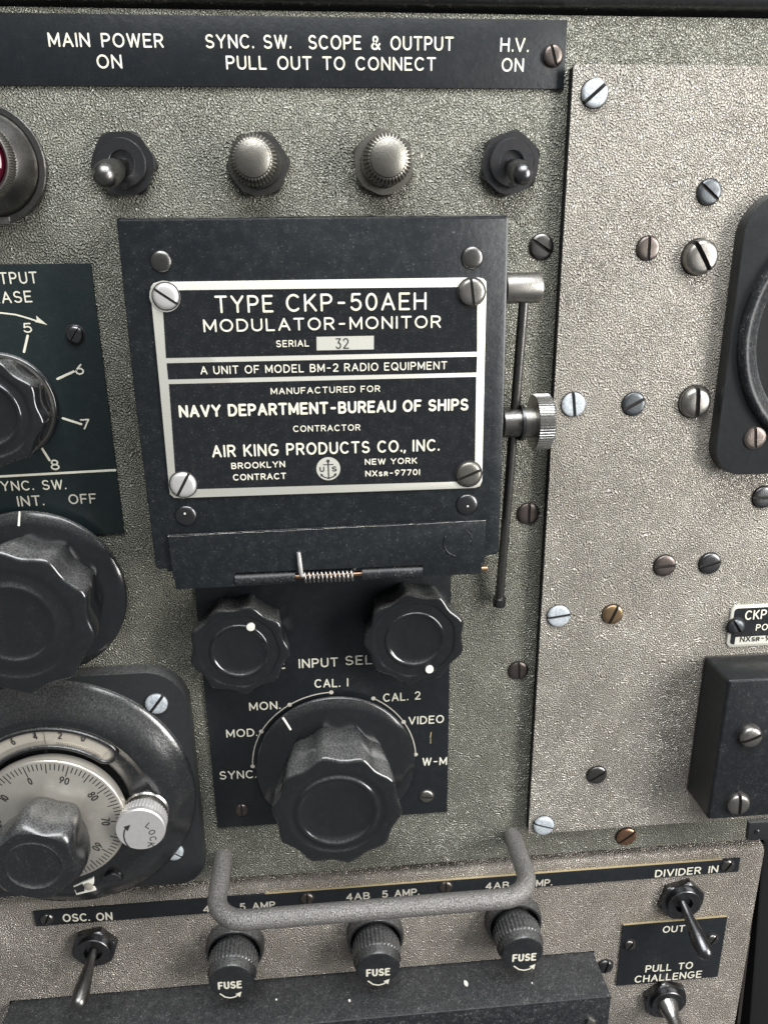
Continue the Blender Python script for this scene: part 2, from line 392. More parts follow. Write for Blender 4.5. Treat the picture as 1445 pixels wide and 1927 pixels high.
# main panel
HM = 0.0
O = (0, 0); t = thing('main_panel', 'olive grey wrinkle painted front panel carrying the switches and knobs', 'panel', O, 0); MAIN = t
tl, tr = U(0, 10), U(1445, 33); bl, br = U(432, 1659), U(1349, 1580)
def ext(a, b, x): return (x, a[1]+(b[1]-a[1])*(x-a[0])/(b[0]-a[0]))
TOP = [ext(tl, tr, -14), ext(tl, tr, 20)]; zb = (bl[1]+br[1])/2
mb = MB(); mb.prism([(-14, zb), (20, zb), TOP[1], TOP[0]], -.30, 0, .06)
mb.build('panel_plate', PANEL, t)
for (px, py, r, ang, m, lb) in ((1020, 464, 22, -62+45, GUN, None), (995, 968, 20, 0, BROWN, 'dark brown slotted screw'), (976, 1264, 18, 0, BROWN, 'brown slotted screw'), (1179, 1577, 18, -48, COPPER, 'copper coloured slotted screw')):
    screw(t, px, py, r, {1020: 58, 995: 0, 976: 2, 1179: -52}[px], m, 0, O, label=lb)

# right raised panel
HR = .36
O = U(1250, 800, HR); t = thing('side_panel', 'warm grey wrinkle painted panel raised at the right, full of odd screws', 'panel', O, 0); RIGHT = t
mb = MB(); z1 = U(1262, 121.5, HR)[1]; z0 = U(1150, 1559, HR)[1]; xt = U(1079, 123, HR)[0]; xl = U(994, 1565, HR)[0]
mb.prism([(xl-O[0], z0-O[1]), (20-O[0], z0-O[1]), (20-O[0], z1-O[1]), (xt-O[0], z1-O[1])], .315, HR, .016); mb.build('panel_plate', PANEL2, t)
mb = MB(); mb.prism([(xl-O[0]+.02, z0-O[1]+.03), (20-O[0], z0-O[1]+.03), (20-O[0], z1-O[1]-.03), (xt-O[0]+.02, z1-O[1]-.03)], .002, .314, 0); mb.build('gap_shade_strip', BLACKHOLE, t, smooth=False)  # black strip added as the dark shade line under the raised panel's edge
RS = [(1121, 174, 24, -50, ZINC, 'white corroded zinc screw', .13), (1336, 361, 22, 52, BLUESTEEL, None, .09), (1221, 467, 21, 2, BROWN, 'brown slotted screw', .09),
      (1324, 484, 31, 33, STEEL, 'tall bright steel cheese head screw', .30), (1080, 762, 22, 8, ZINC, 'white zinc screw', .09), (1193, 761, 21, -62, BLUESTEEL, None, .07),
      (1313, 759, 29, 4, STEEL, 'large domed steel screw', .22), (1438, 937, 20, 88, DARKSTEEL, None, .09), (1252, 1066, 20, -87, BROWN, 'dark brown slotted screw', .09),
      (1337, 1062, 20, -75, DARKSTEEL, 'black slotted screw', .09), (1052, 1161, 21, -83, ZINC, 'white zinc screw', .09), (1154, 1158, 19, -22, BRASS, 'brass coloured slotted screw', .10),
      (1124, 1461, 18, -58, GUN, None, .09), (1024, 1557, 19, 70, ZINC, 'white zinc screw', .12)]
for px, py, r, ang, m, lb, hh in RS: screw(t, px, py, r, ang, m, HR, O, hh=hh, label=lb, dome=.3 if px != 1313 else .75)
for o in t.children: o.location.y = o.location.y if o.name.split('.')[0] != 'screw' else -HR

# lower panel
HB = -.12
O = U(700, 1780, HB); t = thing('lower_panel', 'grey wrinkle painted lower panel with a rolled top edge under the seam', 'panel', O, 0); LOWER = t
zt = zb-.40; xr = (U(1438, 1612, HB)[0]+U(1382, 1920, HB)[0])/2; xl = -16
cz0 = U(17, 1884, HB)[1]; cx0 = U(17, 1884, HB)[0]; cx1 = U(1118, 1789, HB)[0]; cz1 = U(1118, 1789, HB)[1]; cz = (cz0+cz1)/2
mb = MB()
prof = [(zt-.02-.20*(1-sin(radians(a))), HB-.20+.20*cos(radians(a))) for a in range(90, -1, -10)]      # rolled top
prof = [(zt-.03, HB-1.2)]+prof
rings = [[(x-O[0], z-O[1], w) for x in (xl, xr-.25, xr-.10, xr-.02, xr)] for z, w in prof]
for k, r in enumerate(rings):
    for i, dd in ((3, .05), (4, .22)): r[i] = (r[i][0], r[i][1]-(.05 if i == 3 else .16)*(1 if k > 0 else 0), r[i][2]-dd*.6)
rings.append([(x-O[0], cz-O[1], HB-(0 if i < 3 else (.03, .14)[i-3])) for i, x in enumerate((xl, xr-.25, xr-.10, xr-.02, xr))])
mb.rings(rings, False, False, closed=False)
zz = cz-O[1]; zbot = -36
mb.prism([(xl-O[0], zbot), (cx0-O[0], zbot), (cx0-O[0], zz), (xl-O[0], zz)], HB-.3, HB, 0)
mb.prism([(cx1-O[0], zbot), (xr-O[0], zbot), (xr-O[0], zz), (cx1-O[0], zz)], HB-.3, HB, 0)
mb.build('panel_plate', PANEL3, t, ang=50)
o = screw(t, 1140, 1823, 15, -14, DARKSTEEL, HB, O, hh=.12, dome=.8); o.location.y = -HB
# thin edge of the neighbour in the dark gap on the right
O = U(1428, 1760, -.5); t = thing('rack_rail', 'dark rack upright behind the right end of the lower panel', 'rack rail', O, -.5)
mb = MB(); mb.prism(poly_px([(1421, 1640), (1426, 1640), (1392, 1927), (1386, 1927)], -.5, O), -.2, 0, .02, 0); mb.build('rail_edge', BROWN, t)
mb = MB(); mb.prism(poly_px([(1450, 1600), (1560, 1600), (1520, 2100), (1410, 2100)], -2.2, O), -4, -2.2, .1, 0); mb.build('rail_body', BLACKHOLE, t)

# ================================================================== TOP NAMEPLATE
HP = .07
def plate_from(name, label, px4, m, hp=HP, base=0.0, cat='plate', ch=.012, r=0):
    P = [U(x, y, base+hp) for x, y in px4]; xs = sorted(p[0] for p in P); zs = sorted(p[1] for p in P)
    x0, x1 = (xs[0]+xs[1])/2, (xs[2]+xs[3])/2; z0, z1 = (zs[0]+zs[1])/2, (zs[2]+zs[3])/2
    O = ((x0+x1)/2, (z0+z1)/2); t = thing(name, label, cat, O, base)
    mb = MB(); mb.prism(rrect(x0-O[0], z0-O[1], x1-O[0], z1-O[1], r, 5) if r else [(x0-O[0], z0-O[1]), (x1-O[0], z0-O[1]), (x1-O[0], z1-O[1]), (x0-O[0], z1-O[1])], .002, hp, ch)
    mb.build('plate_body', m, t); return t, O, (x0, z0, x1, z1)
t, O, _ = plate_from('engraved_plate', 'long black engraved plate across the top reading MAIN POWER ON to H.V. ON', [(-160, 19.5), (1067, 38.8), (1061, 168.6), (-160, 158)], PLATE)
for s, a, b, c in (('MAIN POWER', (93, 88.4), (309, 90.3), 27), ('ON', (184, 129), (231.4, 129.3), 26.4), ('SYNC. SW.', (387.6, 91), (547, 92.2), 26.5),
                   ('SCOPE & OUTPUT', (580.7, 93), (853.2, 96), 27), ('PULL OUT TO CONNECT', (426.4, 131), (819.8, 133.6), 26), ('H.V.', (940.4, 97.7), (992.7, 98.8), 27), ('ON', (943, 134.9), (984.5, 135.7), 26)):
    text(t, s, a, b, c, HP, O, sw=.14)
screw(t, 1042, 103, 19, 18, BROWN, HP, O, hh=.10, dome=.6)

# ================================================================== TOGGLE SWITCHES AND PUSH BUTTONS
def hexpoly(R, ph): return [(R*cos(radians(60*k+ph)), R*sin(radians(60*k+ph))) for k in range(6)]
def hexnut(mb, R, w0, w1, ph, n=48, mi=0):      # hexagon with a turned chamfer on top
    rs = []; ap = R*cos(pi/6)
    def hr(t):
        q = (t-radians(ph)) % (pi/3); return ap/cos(q-pi/6)
    for k, w in ((9, w0), (9, w1-.07), (1.09, w1-.035), (1.03, w1)):
        rs.append([(min(hr(2*pi*i/n), k*ap)*cos(2*pi*i/n), min(hr(2*pi*i/n), k*ap)*sin(2*pi*i/n), w) for i in range(n)])
    mb.rings(rs, False, True, mi)
def toggle(label, cpx, Rpx, ph, tip, htip, tr, nr, lm, nm, base=0.0, group=None, bent=None, hn=.22, hb=.34, rb=.62, cat='switch', steps=None):
    O = U(cpx[0], cpx[1], base+hn); R = Rpx*dist(U(cpx[0]-10, cpx[1], base+hn), U(cpx[0]+10, cpx[1], base+hn))/20
    t = thing('toggle_switch', label, cat, O, base, group)
    mb = MB(); hexnut(mb, R, .002, hn, ph); mb.build('hex_nut', nm, t, ang=25)
    ap = R*.866
    mb = MB(); mb.lathe([(ap*.80, hn-.02), (ap*.80, hb-.02), (ap*.77, hb), (ap*.44, hb), (ap*.42, hb-.01), (ap*.40, .06)], 48, cap1=False)
    mb.lathe([(ap*.42, .08), (.001, .08)], 24, mi=1)
    mb.prism([(-.06, -ap*.83), (.06, -ap*.83), (.06, -ap*.64), (-.06, -ap*.64)], hb-.05, hb+.003, 0, 1)
    mb.build('bushing', [nm, BLACKHOLE], t)
    T = U(tip[0], tip[1], base+htip); tv = Vector((T[0]-O[0], T[1]-O[1], htip)); s0 = Vector((0, 0, .10))
    pts = []; rad = []
    for k, rr in (steps or [(0, 1), (.25, 1.0), (.33, .90), (.40, 1.2), (.55, 1.62), (.8, 1.9), (1.0, 1.8)]):
        pts.append(s0+(tv-s0)*k); rad.append(nr*rr if rr < 9 else rr)
    last = rad[-1]; dr = (tv-s0).normalized()
    e_ = pts[-1]
    for a in (20, 40, 60, 75, 86): pts.append(e_+dr*(last*sin(radians(a)))); rad.append(last*cos(radians(a)))
    mb = MB(); mb.tube(pts, rad, 20); mb.build('lever', lm, t, ang=60)
    return t
gt = 'short bat lever toggle switches in the top row'
toggle('black toggle switch with stubby lever leaning left, under MAIN POWER ON', (232, 308), 65, 3, (199, 330), 1.30, 0, .142, GUN, DARKSTEEL)
toggle('black toggle switch with stubby lever leaning right, under H.V. ON', (961, 307), 60, 20, (982, 328), 1.26, 0, .132, DARKSTEEL, DARKSTEEL)
def button(label, npx, Rpx, ph, tpx, rt, m, nm, h=1.02):
    O = U(npx[0], npx[1], .2); R = Rpx*dist(U(npx[0]-10, npx[1], .2), U(npx[0]+10, npx[1], .2))/20
    t = thing('push_pull_knob', label, 'knob', O, 0)
    mb = MB(); hexnut(mb, R, .002, .22, ph); mb.build('hex_nut', nm, t, ang=25)
    ap = R*.866; mb = MB(); mb.lathe([(ap*.82, .2), (ap*.82, .33), (ap*.78, .36), (ap*.60, .36), (ap*.58, .2)], 40, cap1=False); mb.lathe([(ap*.6, .24), (.001, .24)], 24, mi=1)
    mb.prism([(-.06, -ap*.83), (.06, -ap*.83), (.06, -ap*.62), (-.06, -ap*.62)], .3, .363, 0, 1); mb.build('bushing', [nm, BLACKHOLE], t)
    T = U(tpx[0], tpx[1], h); c = (T[0]-O[0], T[1]-O[1]); r = rt*dist(U(tpx[0]-10, tpx[1], h), U(tpx[0]+10, tpx[1], h))/20
    mb = MB(); rf = lambda a: max(-1, min(1, 1.6*cos(a*38)))
    mb.lathe([(r*.70, .25), (r*.70, .52), (r*.97, .55, .025), (r*1.0, .60, .035), (r*1.0, h-.20, .035), (r*.97, h-.14, .035), (r*.83, h-.07, .03), (r*.77, h-.06, 0), (r*.74, h-.02), (r*.6, h+.01), (r*.3, h+.04), (.01, h+.045)], 304, c, rf)
    mb.build('knurled_cap', m, t, ang=30)
button('blackened nut with worn knurled metal push knob, left of the two, under SYNC. SW.', (486, 309), 63, 5, (475, 298), 45, DULLNICKEL, GUN)
button('dull steel nut with knurled metal push knob, right of the two, under SCOPE & OUTPUT', (722, 307), 62, 35, (731, 297), 45, DULLNICKEL, DULLNICKEL)

# ================================================================== PILOT LAMP (left edge)
O = (-6.78, 2.0); t = thing('pilot_lamp', 'round metal pilot lamp bezel with knurled rim and dark red jewel at the left edge', 'lamp', O, 0)
mb = MB(); mb.lathe([(1.19, .002), (1.19, .14), (1.17, .16), (1.06, .16), (1.05, .13), (.9, .1)], 96, cap1=False); mb.build('flange_ring', GUN, t)
mb = MB(); mb.lathe([(1.04, .12), (1.03, .22), (.98, .32), (.80, .62), (.76, .66), (.5, .66)], 96, cap1=False); mb.build('bezel', GUN, t)
mb = MB(); rf = lambda a: max(-1, min(1, 1.6*cos(a*90)))
mb.lathe([(.77, .66, .012), (.78, .70, .014), (.78, .90, .014), (.76, .94, .01), (.74, .98), (.71, .99), (.66, .95), (.65, .80)], 720, rf=rf, cap1=False); mb.build('knurled_rim', STEEL, t)
mb = MB(); mb.lathe([(.66, .8), (.62, .90), (.48, 1.0), (.25, 1.05), (.01, 1.06)], 48); mb.build('jewel', RED, t)
mb = MB(); p = U(0, 408, .2); q = U(20, 422, .2); mb.prism([(p[0]-.8-O[0], q[1]-O[1]), (q[0]-O[0], q[1]-O[1]), (q[0]-O[0], p[1]-O[1]), (p[0]-.8-O[0], p[1]-O[1])], .002, .2, .03); mb.build('bottom_tab', STEEL, t)

# ================================================================== LEFT ENGRAVED PLATE
t, O, _ = plate_from('engraved_plate', 'dark green engraved plate at the left with scale numbers 5 to 8 and SYNC. SW.', [(-330, 506), (167.5, 491), (235, 994), (-250, 1032)], GREENPLATE)
H_ = HP
for s, a, b, c in (('OUTPUT', (-40, 536), (72.7, 533.4), 22.4), ('INCREASE', (-84, 574.5), (62.5, 568.8), 22), ('5', (46, 626.4), (62.5, 626), 18.5), ('6', (143.3, 705.5), (159.9, 705), 20.5), ('7', (154, 808), (171.5, 807), 19), ('8', (97.4, 884.8), (114, 884), 19.5),
                   ('SYNC. SW.', (-14, 924.5), (125, 920.7), 18.5)):
    text(t, s, a, b, c, H_, O, sw=.13 if len(s) > 1 else .14)
for s, a, b, c in (('INT.', (35, 953.3), (83.7, 951), 19.5), ('OFF', (131, 949), (183, 946.9), 18.6), ('EXT.', (-60, 957), (-12, 955), 19.5)): text(t, s, a, b, c, H_, O, sw=.14, m=INKDULL)
STUFFY = ('scale_marks', 'scratch', 'scratched_mark')
def marks(parent, lines, h, O, m=None, name='scale_marks'):
    mb = MB()
    for i, (pts, wpx) in enumerate(lines):
        P = [U(x, y, h) for x, y in pts]; w = wpx*dist(U(pts[0][0]-10, pts[0][1], h), U(pts[0][0]+10, pts[0][1], h))/20
        ribbon(mb, [(p[0]-O[0], p[1]-O[1]) for p in P], w, i*.0006)
    o = mb.build(name, m or INK, parent, smooth=False); o.location = (0, -(h-parent['_h'])-.004, 0)
    if len(lines) > 1: o['kind'] = 'stuff'
    return o
marks(t, [([(53, 631.6), (46, 662)], 4.5), ([(139.5, 699), (109, 713)], 4.5), ([(119, 787), (153.5, 798)], 4.5), ([(77, 839), (94, 866)], 4.5)], H_, O)
marks(t, [([(-60, 900), (217.5, 884.5)], 4.6)], H_, O, name='dividing_line')
marks(t, [([(-60, 592), (-20, 588), (5, 589), (30, 592), (50, 597.5), (70, 604)], 3)], H_, O, name='arrow')
mb = MB(); P = poly_px([(90, 611.5), (66, 605.5), (70, 602), (69, 594)], H_, O); mb.add([(p[0], p[1], 0) for p in P], [(0, 3, 2, 1)]); o = mb.build('arrow_head', INK, t, smooth=False); o.location = (0, -H_-.005, 0)
screw(t, 140, 630, 18, -35, DARKSTEEL, H_, O, hh=.10, dome=.8, slot=.06)

# ================================================================== FLUTED KNOBS
def flute(n, ph=0.0, sharp=1.0):
    return lambda a: -((.5-.5*cos(n*(a+ph)))**sharp)
def fluted_knob(parent, c, R, w0, w1, n, amp, ph, m, base_r=None, ring=.62, inner=.52, name='grip', seg=None, dish=.05):
    br = base_r or R*.93; mb = MB(); rf = flute(n, ph, .8); H = w1-w0
    prof = [(br*.96, w0, amp*.8), (br, w0+.03*H, amp), (R*.97, w0+.55*H, amp), (R*1.0, w1-.10, amp), (R*.985, w1-.05, amp), (R*.95, w1-.022, amp*.95), (R*.91, w1-.010, amp*.85), (R*.80, w1-.004, amp*.35),
            (R*(ring+.05), w1, 0), (R*(ring+.01), w1-.02, 0), (R*(ring-.02), w1-.05, 0), (R*(ring-.055), w1-.05, 0), (R*(inner+.035), w1-.03, 0), (R*(inner+.02), w1+.0, 0), (R*(inner-.01), w1+.005, 0), (R*(inner-.035), w1-.02, 0), (R*(inner-.06), w1-dish, 0), (R*.3, w1-dish-.006, 0), (.005, w1-dish-.008, 0)]
    mb.lathe(prof, seg or n*24, c, rf); return mb.build(name, m, parent, ang=50)
# input-plate pair
PLATEIN, OIN, RIN = plate_from('engraved_plate', 'black input selector plate with CAL., VIDEO and SYNC. positions below the hinged cover', [(340, 860), (850.6, 860), (843.3, 1527.5), (412, 1559)], PLATE)
t = PLATEIN; O = OIN
for s, a, b, c in (('SCOPE', (453, 1261.5), (537, 1258), 17), ('INPUT', (562.6, 1257.6), (636.4, 1254), 17.5), ('SELECTOR', (649.7, 1251.8), (803, 1245), 17.5), ('CAL. 1', (592, 1294.3), (655.5, 1291.8), 16), ('MON.', (469.8, 1337.5), (527.3, 1334), 15.5),
                   ('MOD.', (426.6, 1388), (484, 1385), 15), ('SYNC.', (414, 1467), (482, 1463.8), 15.5), ('CAL. 2', (721, 1320.8), (791, 1315.9), 15.5), ('VIDEO', (768.4, 1363.7), (835, 1360), 15), ('W-M', (794.3, 1441), (840.4, 1439), 15)):
    text(t, s, a, b, c, HP, O, sw=.14)
marks(t, [([(811, 1378), (810, 1386), (809, 1388)], 1.6), ([(810, 1390), (810, 1399)], 1.2)], HP, O, YEDGE, 'scratch')
KC = (0.10, -13.55)
dots = [(623.4, 1302.6), (545.3, 1326), (492, 1376.3), (475.9, 1441.8), (702.6, 1314), (759.4, 1358.3), (782, 1419.5)]
dp = [U(x, y, HP) for x, y in dots]
mb = MB()
for i, p in enumerate(dp):
    n = 14; mb.add([(p[0]-O[0]+.062*cos(2*pi*k/n), p[1]-O[1]+.062*sin(2*pi*k/n), .004) for k in range(n)], [tuple(range(n))])
def arcpts(a, b, n=14):
    a0 = atan2(a[1]-KC[1], a[0]-KC[0]); a1 = atan2(b[1]-KC[1], b[0]-KC[0]); r0 = dist(a, KC); r1 = dist(b, KC)
    if a1-a0 > pi: a1 -= 2*pi
    if a0-a1 > pi: a1 += 2*pi
    return [(KC[0]+(r0+(r1-r0)*i/n)*cos(a0+(a1-a0)*i/n)-O[0], KC[1]+(r0+(r1-r0)*i/n)*sin(a0+(a1-a0)*i/n)-O[1]) for i in range(n+1)]
for i, j in ((0, 1), (1, 2), (2, 3), (4, 5), (5, 6)): ribbon(mb, arcpts(dp[i], dp[j]), .03, i*.0005)
o = mb.build('switch_position_marks', INKDULL, t, smooth=False); o['kind'] = 'stuff'; o.location = (0, -HP-.004, 0)
screw(t, 455, 1527, 13, 0, BROWN, HP, O, hh=.07, dome=.6); screw(t, 803, 1501, 13.5, 83, STEEL, HP, O, hh=.07, dome=.8)
def small_knob(label, tpx, rpx, n, ph, dot, h=1.05):
    c = U(tpx[0], tpx[1], h); R = rpx*dist(U(tpx[0]-10, tpx[1], h), U(tpx[0]+10, tpx[1], h))/20
    t = thing('fluted_knob', label, 'knob', c, HP)
    fluted_knob(t, (0, 0), R, .03, h-HP, n, .085, ph, BAKE, base_r=R*.93, ring=.80, inner=.55)
    d = U(dot[0], dot[1], h); mb = MB(); mb.lathe([(.105, h-HP-.05), (.105, h-HP+.012), (.08, h-HP+.018)], 20, (d[0]-c[0], d[1]-c[1])); mb.build('white_dot', WHITE, t); return t
small_knob('small black fluted knob, left one under the hinged cover, white dot near its top', (451, 1227), 97, 9, .1, (472, 1180))
small_knob('small black fluted knob, right one under the hinged cover, white dot at its lower right', (781, 1205), 97, 9, .35, (808, 1260))
# selector knob with skirt
c = KC; t = thing('selector_knob', 'large black fluted selector knob on a round skirt inside the CAL. to W-M scale', 'knob', c, HP)
mb = MB(); mb.lathe([(2.20, .10), (2.235, .12), (2.235, .16), (2.20, .19), (1.9, .27), (1.5, .36), (1.2, .44)], 128); mb.build('skirt', BAKE, t, ang=60)
HK = 2.13-HP
fluted_knob(t, (-.02, .0), 1.70, .36, HK, 10, .075, .12, BAKE, base_r=1.50, ring=.72, inner=.60, dish=.06)
a = U(532, 1351, .31); b = U(547, 1374, .37); mb = MB(); mb.tube([(a[0]-c[0], a[1]-c[1], .225), ((a[0]+b[0])/2-c[0], (a[1]+b[1])/2-c[1], .245), (b[0]-c[0], b[1]-c[1], .285)], .032, 8); mb.build('index_line', WHITE, t)
# sync switch dial knob (left middle)
c = (-7.2, -7.87); t = thing('fluted_knob', 'big black fluted knob on a wide round skirt under INT. and OFF', 'knob', c, 0)
mb = MB(); mb.lathe([(2.15, .18), (2.20, .22), (2.20, .30), (2.17, .34), (1.9, .42), (1.4, .52)], 128); mb.build('skirt', BAKE, t, ang=60)
mb = MB(); mb.lathe([(1.6, .0), (1.6, .2)], 48); mb.build('bush', BAKE, t)
fluted_knob(t, (.03, .0), 1.84, .42, 2.0, 10, .075, .25, BAKE, base_r=1.62, ring=.72, inner=.51, dish=.05)
a = U(36.5, 963, .36); b = U(36, 990, .42); mb = MB(); mb.tube([(a[0]-c[0], a[1]-c[1], .335), (b[0]-c[0], b[1]-c[1], .395)], [.02, .04], 8); mb.build('index_line', WHITE, t)
# output knob (left upper)
c = (-7.3, -3.15); t = thing('fluted_knob', 'black fluted knob cut by the left edge beside the numbers 5 to 8', 'knob', c, HP)
mb = MB(); mb.lathe([(1.22, .04), (1.25, .06), (1.25, .12), (1.2, .16), (.9, .2)], 96); mb.build('skirt', BAKE, t, ang=60)
mb = MB(); mb.lathe([(1.185, .166), (1.185, .172), (1.15, .178), (1.13, .178)], 96, cap1=False); mb.build('skirt_line', DULLNICKEL, t)
fluted_knob(t, (0, 0), 1.26, .18, 1.12, 9, .085, .2, BAKE, base_r=1.16, ring=.76, inner=.57)

# ================================================================== DIAL ASSEMBLY (lower left)
c = (-7.33, -13.74); t = thing('dial_assembly', 'black domed dial housing with a silver graduated dial at the lower left', 'dial', c, 0); TD = t
x1 = U(366, 1400, .2)[0]; x1 = (U(365, 1351, .0)[0]+U(385, 1572, .0)[0])/2; z1 = U(230, 1252, 0)[1]; z0 = U(341, 1652, 0.2)[1]
mb = MB(); mb.prism(rrect(-12-c[0], z0-c[1], x1-c[0], z1-c[1], [1.1, .1, .1, .8], 10), .002, .45, .05); mb.build('base_plate', METER, t, ang=40)
RH = 3.56
mb = MB(); mb.lathe([(RH, .44), (RH, .50), (RH-.03, .55), (RH-.12, .60), (RH-.35, .78), (RH-.60, .93), (RH-.80, 1.02), (RH-.92, 1.05), (RH-1.0, 1.04), (RH-1.08, 1.00), (RH-1.2, .985), (2.0, .985), (1.95, .98), (1.9, .9)], 160)
mb.build('housing', BAKEDUSTY, t, ang=60)
HF = .985
# vernier window: recessed looking strip with a raised rim
def pa(px, py, h): q = U(px, py, h); return atan2(q[1]-c[1], q[0]-c[0]), dist(q, c)
ro = sum(pa(x, y, 1.1)[1] for x, y in ((83, 1379), (166, 1386.6), (0, 1395)))/3; ri = sum(pa(x, y, 1.1)[1] for x, y in ((90, 1409), (173, 1428)))/2
a_r = pa(203, 1415, 1.1)[0]; a_l = pi-.35; rm = (ro+ri)/2; rw = (ro-ri)/2
def pol(r, a): return (r*cos(a), r*sin(a))
out = [pol(ro, a_l+(a_r-a_l)*i/30) for i in range(31)]
capc = pol(rm, a_r); endc = [(capc[0]+rw*cos(a_r-th)*1.0, capc[1]+rw*sin(a_r-th)) for th in [pi*k/8 for k in range(1, 8)]]
inn = [pol(ri, a_r+(a_l-a_r)*i/30) for i in range(31)]
loop = out+endc+inn
mb = MB(); n = len(out)
vs = [(x, y, HF+.012) for x, y in out]+[(x, y, HF+.012) for x, y in inn[::-1]]
mid = [pol(rm-.06, a_l+(a_r-a_l)*i/30) for i in range(31)]
vs += [(x, y, HF+.045) for x, y in mid]
mb.add(vs, [(i, i+1, 2*n+i+1, 2*n+i) for i in range(n-1)], 0); mb.add(vs, [(2*n+i, 2*n+i+1, n+i+1, n+i) for i in range(n-1)], 1)
mb.add([(capc[0], capc[1], HF+.012)]+[(x, y, HF+.012) for x, y in [out[-1]]+endc+[inn[0]]], [(0, i, i+1) for i in range(1, 9)], 0)
mb.build('vernier_scale', [CREAM, DIALFACE], t)
mb = MB(); mb.tube([(x, y, HF+.03) for x, y in loop], .062, 12); mb.build('window_rim', BAKE, t, ang=80)
def digit(parent, s, cpx, cap, ang, h, m, sw=.13, name='number', wk=1.0):
    """digits centred on a point, top turned to ang"""
    q = U(cpx[0], cpx[1], h); mb = MB(); cp = cap*dist(U(cpx[0], cpx[1]-5, h), U(cpx[0], cpx[1]+5, h))/10
    wd = sum(G[k][0] for k in s)+.3*(len(s)-1); wd = max(wd, .02)*cp*.82*wk
    ux = Vector((cos(ang), sin(ang))); uy = Vector((-ux.y, ux.x)); C = Vector((q[0]-c[0], q[1]-c[1])); A = C-ux*wd/2-uy*cp/2; B = C+ux*wd/2-uy*cp/2
    if len(s) == 1 and G[s][0] < .05: B = A+ux*cp*.2
    text_mb(mb, s, tuple(A), tuple(B), cp, 0, sw); o = mb.build(name, m, parent, smooth=False); o.location = (0, -h-.006, 0); return o
for s, px, py in (('6', 25, 1395), ('4', 67, 1385), ('2', 114, 1384), ('0', 158, 1389)):
    an, r_ = pa(px, py, HF+.03); digit(t, s, (px, py), 13, an-pi/2, HF+.045, DARKINK, name='vernier_number')
an, r_ = pa(85, 1385, HF+.03); mb = MB(); ribbon(mb, [pol(ro-.04, an), pol(ri+.12, an)], .012, 0); o = mb.build('vernier_line', DARKINK, t, smooth=False); o.location = (0, -HF-.062, 0)
mb = MB()
for k in range(26):
    an = a_r+.03+k*.022; ribbon(mb, [pol(rm-.10, an), pol(rm-.10-(.14 if k % 5 == 0 else .09), an)], .008, 0)
o = mb.build('vernier_ticks', DARKINK, t, smooth=False); o['kind'] = 'stuff'; o.location = (0, -HF-.05, 0)
# silver disc
HD = 1.45; cd = (0.02, -.06)
DK = thing('graduated_dial', 'silver turning dial with numbers 60 to 90 and 0 inside the black housing', 'dial', (c[0]+cd[0], c[1]+cd[1]), 1.0)
cD = (c[0]+cd[0], c[1]+cd[1]); RD = 1.885
mb = MB(); mb.lathe([(RD-.1, .0), (RD, .20), (RD, .40), (RD-.02, .43), (RD-.06, .45), (.5, .45)], 160, mi=0); mb.build('dial_disc', DIALFACE, DK)
a95 = atan2(U(86.4, 1439.7, HD)[1]-cD[1], U(86.4, 1439.7, HD)[0]-cD[0]); a90 = atan2(U(134, 1445.5, HD)[1]-cD[1], U(134, 1445.5, HD)[0]-cD[0])
mb = MB(); zero = a95+radians(18)
for k in range(100):
    an = zero+radians(3.6*k); L = .30 if k % 10 == 0 else (.27 if k % 5 == 0 else .165)
    ribbon(mb, [((RD-.09)*cos(an), (RD-.09)*sin(an)), ((RD-.09-L)*cos(an), (RD-.09-L)*sin(an))], .024, 0)
o = mb.build('scale_ticks', DARKINK, DK, smooth=False); o['kind'] = 'stuff'; o.location = (0, -.455, 0)
for k in range(10):
    an = zero+radians(36*k); s = str(k*10); mb = MB(); cp = .22; wd = (sum(G[q][0] for q in s)+.3*(len(s)-1))*cp*.75; C = Vector((1.36*cos(an), 1.36*sin(an)))
    ux = Vector((cos(an-pi/2), sin(an-pi/2))); uy = Vector((cos(an), sin(an)))
    text_mb(mb, s, tuple(C-ux*wd/2-uy*cp/2), tuple(C+ux*wd/2-uy*cp/2), cp, 0, .14); o = mb.build('scale_number', DARKINK, DK, smooth=False); o.location = (0, -.455, 0)
hk = 1.92
mb = MB(); rf = flute(6, .35, .9)
mb.lathe([(.80, .45, .10), (.90, .50, .12), (1.04, .75, .15), (1.15, 1.1, .15), (1.17, 1.5, .15), (1.13, hk-.12, .12), (1.04, hk-.05, .08), (.99, hk-.01, .05), (.93, hk, .0), (.80, hk-.03), (.74, hk-.02), (.70, hk-.02), (.67, hk+.005), (.64, hk-.02), (.60, hk-.05), (.3, hk-.055), (.005, hk-.055)], 180, (.02, -.05), rf)
mb.build('grip', BAKEDUSTY, DK, ang=55)
# small fittings of the housing
q = U(81, 1436, HF); mb = MB(); mb.lathe([(.085, HF-.2), (.085, 1.40), (.07, 1.42)], 16, (q[0]-c[0]+.03, q[1]-c[1]+.06)); mb.build('pointer_pin', STEEL, t)
q = U(213, 1652, HF+.1); mb = MB(); r = .27; mb.rings([[(q[0]-c[0]+r*k*cos(pi*i/16), q[1]-c[1]-.06+r*k*sin(pi*i/16), w) for i in range(17)] for k, w in ((1, .8), (1, HF+.12), (.9, HF+.17), (.7, HF+.19))], True, True); mb.build('stop_lug', DARKSTEEL, t)
mb = MB(); P = poly_px([(138, 1668), (176, 1652), (181, 1676), (144, 1685)], HF+.06, c); mb.prism(P, HF-.05, HF+.06, .02); mb.build('index_tab', WHITE, t)
mb = MB(); P = poly_px([(140, 1670), (156, 1663), (160, 1677), (145, 1681)], HF+.07, c); mb.prism(P, HF, HF+.066, 0); mb.build('index_tab_slot', DARKINK, t)
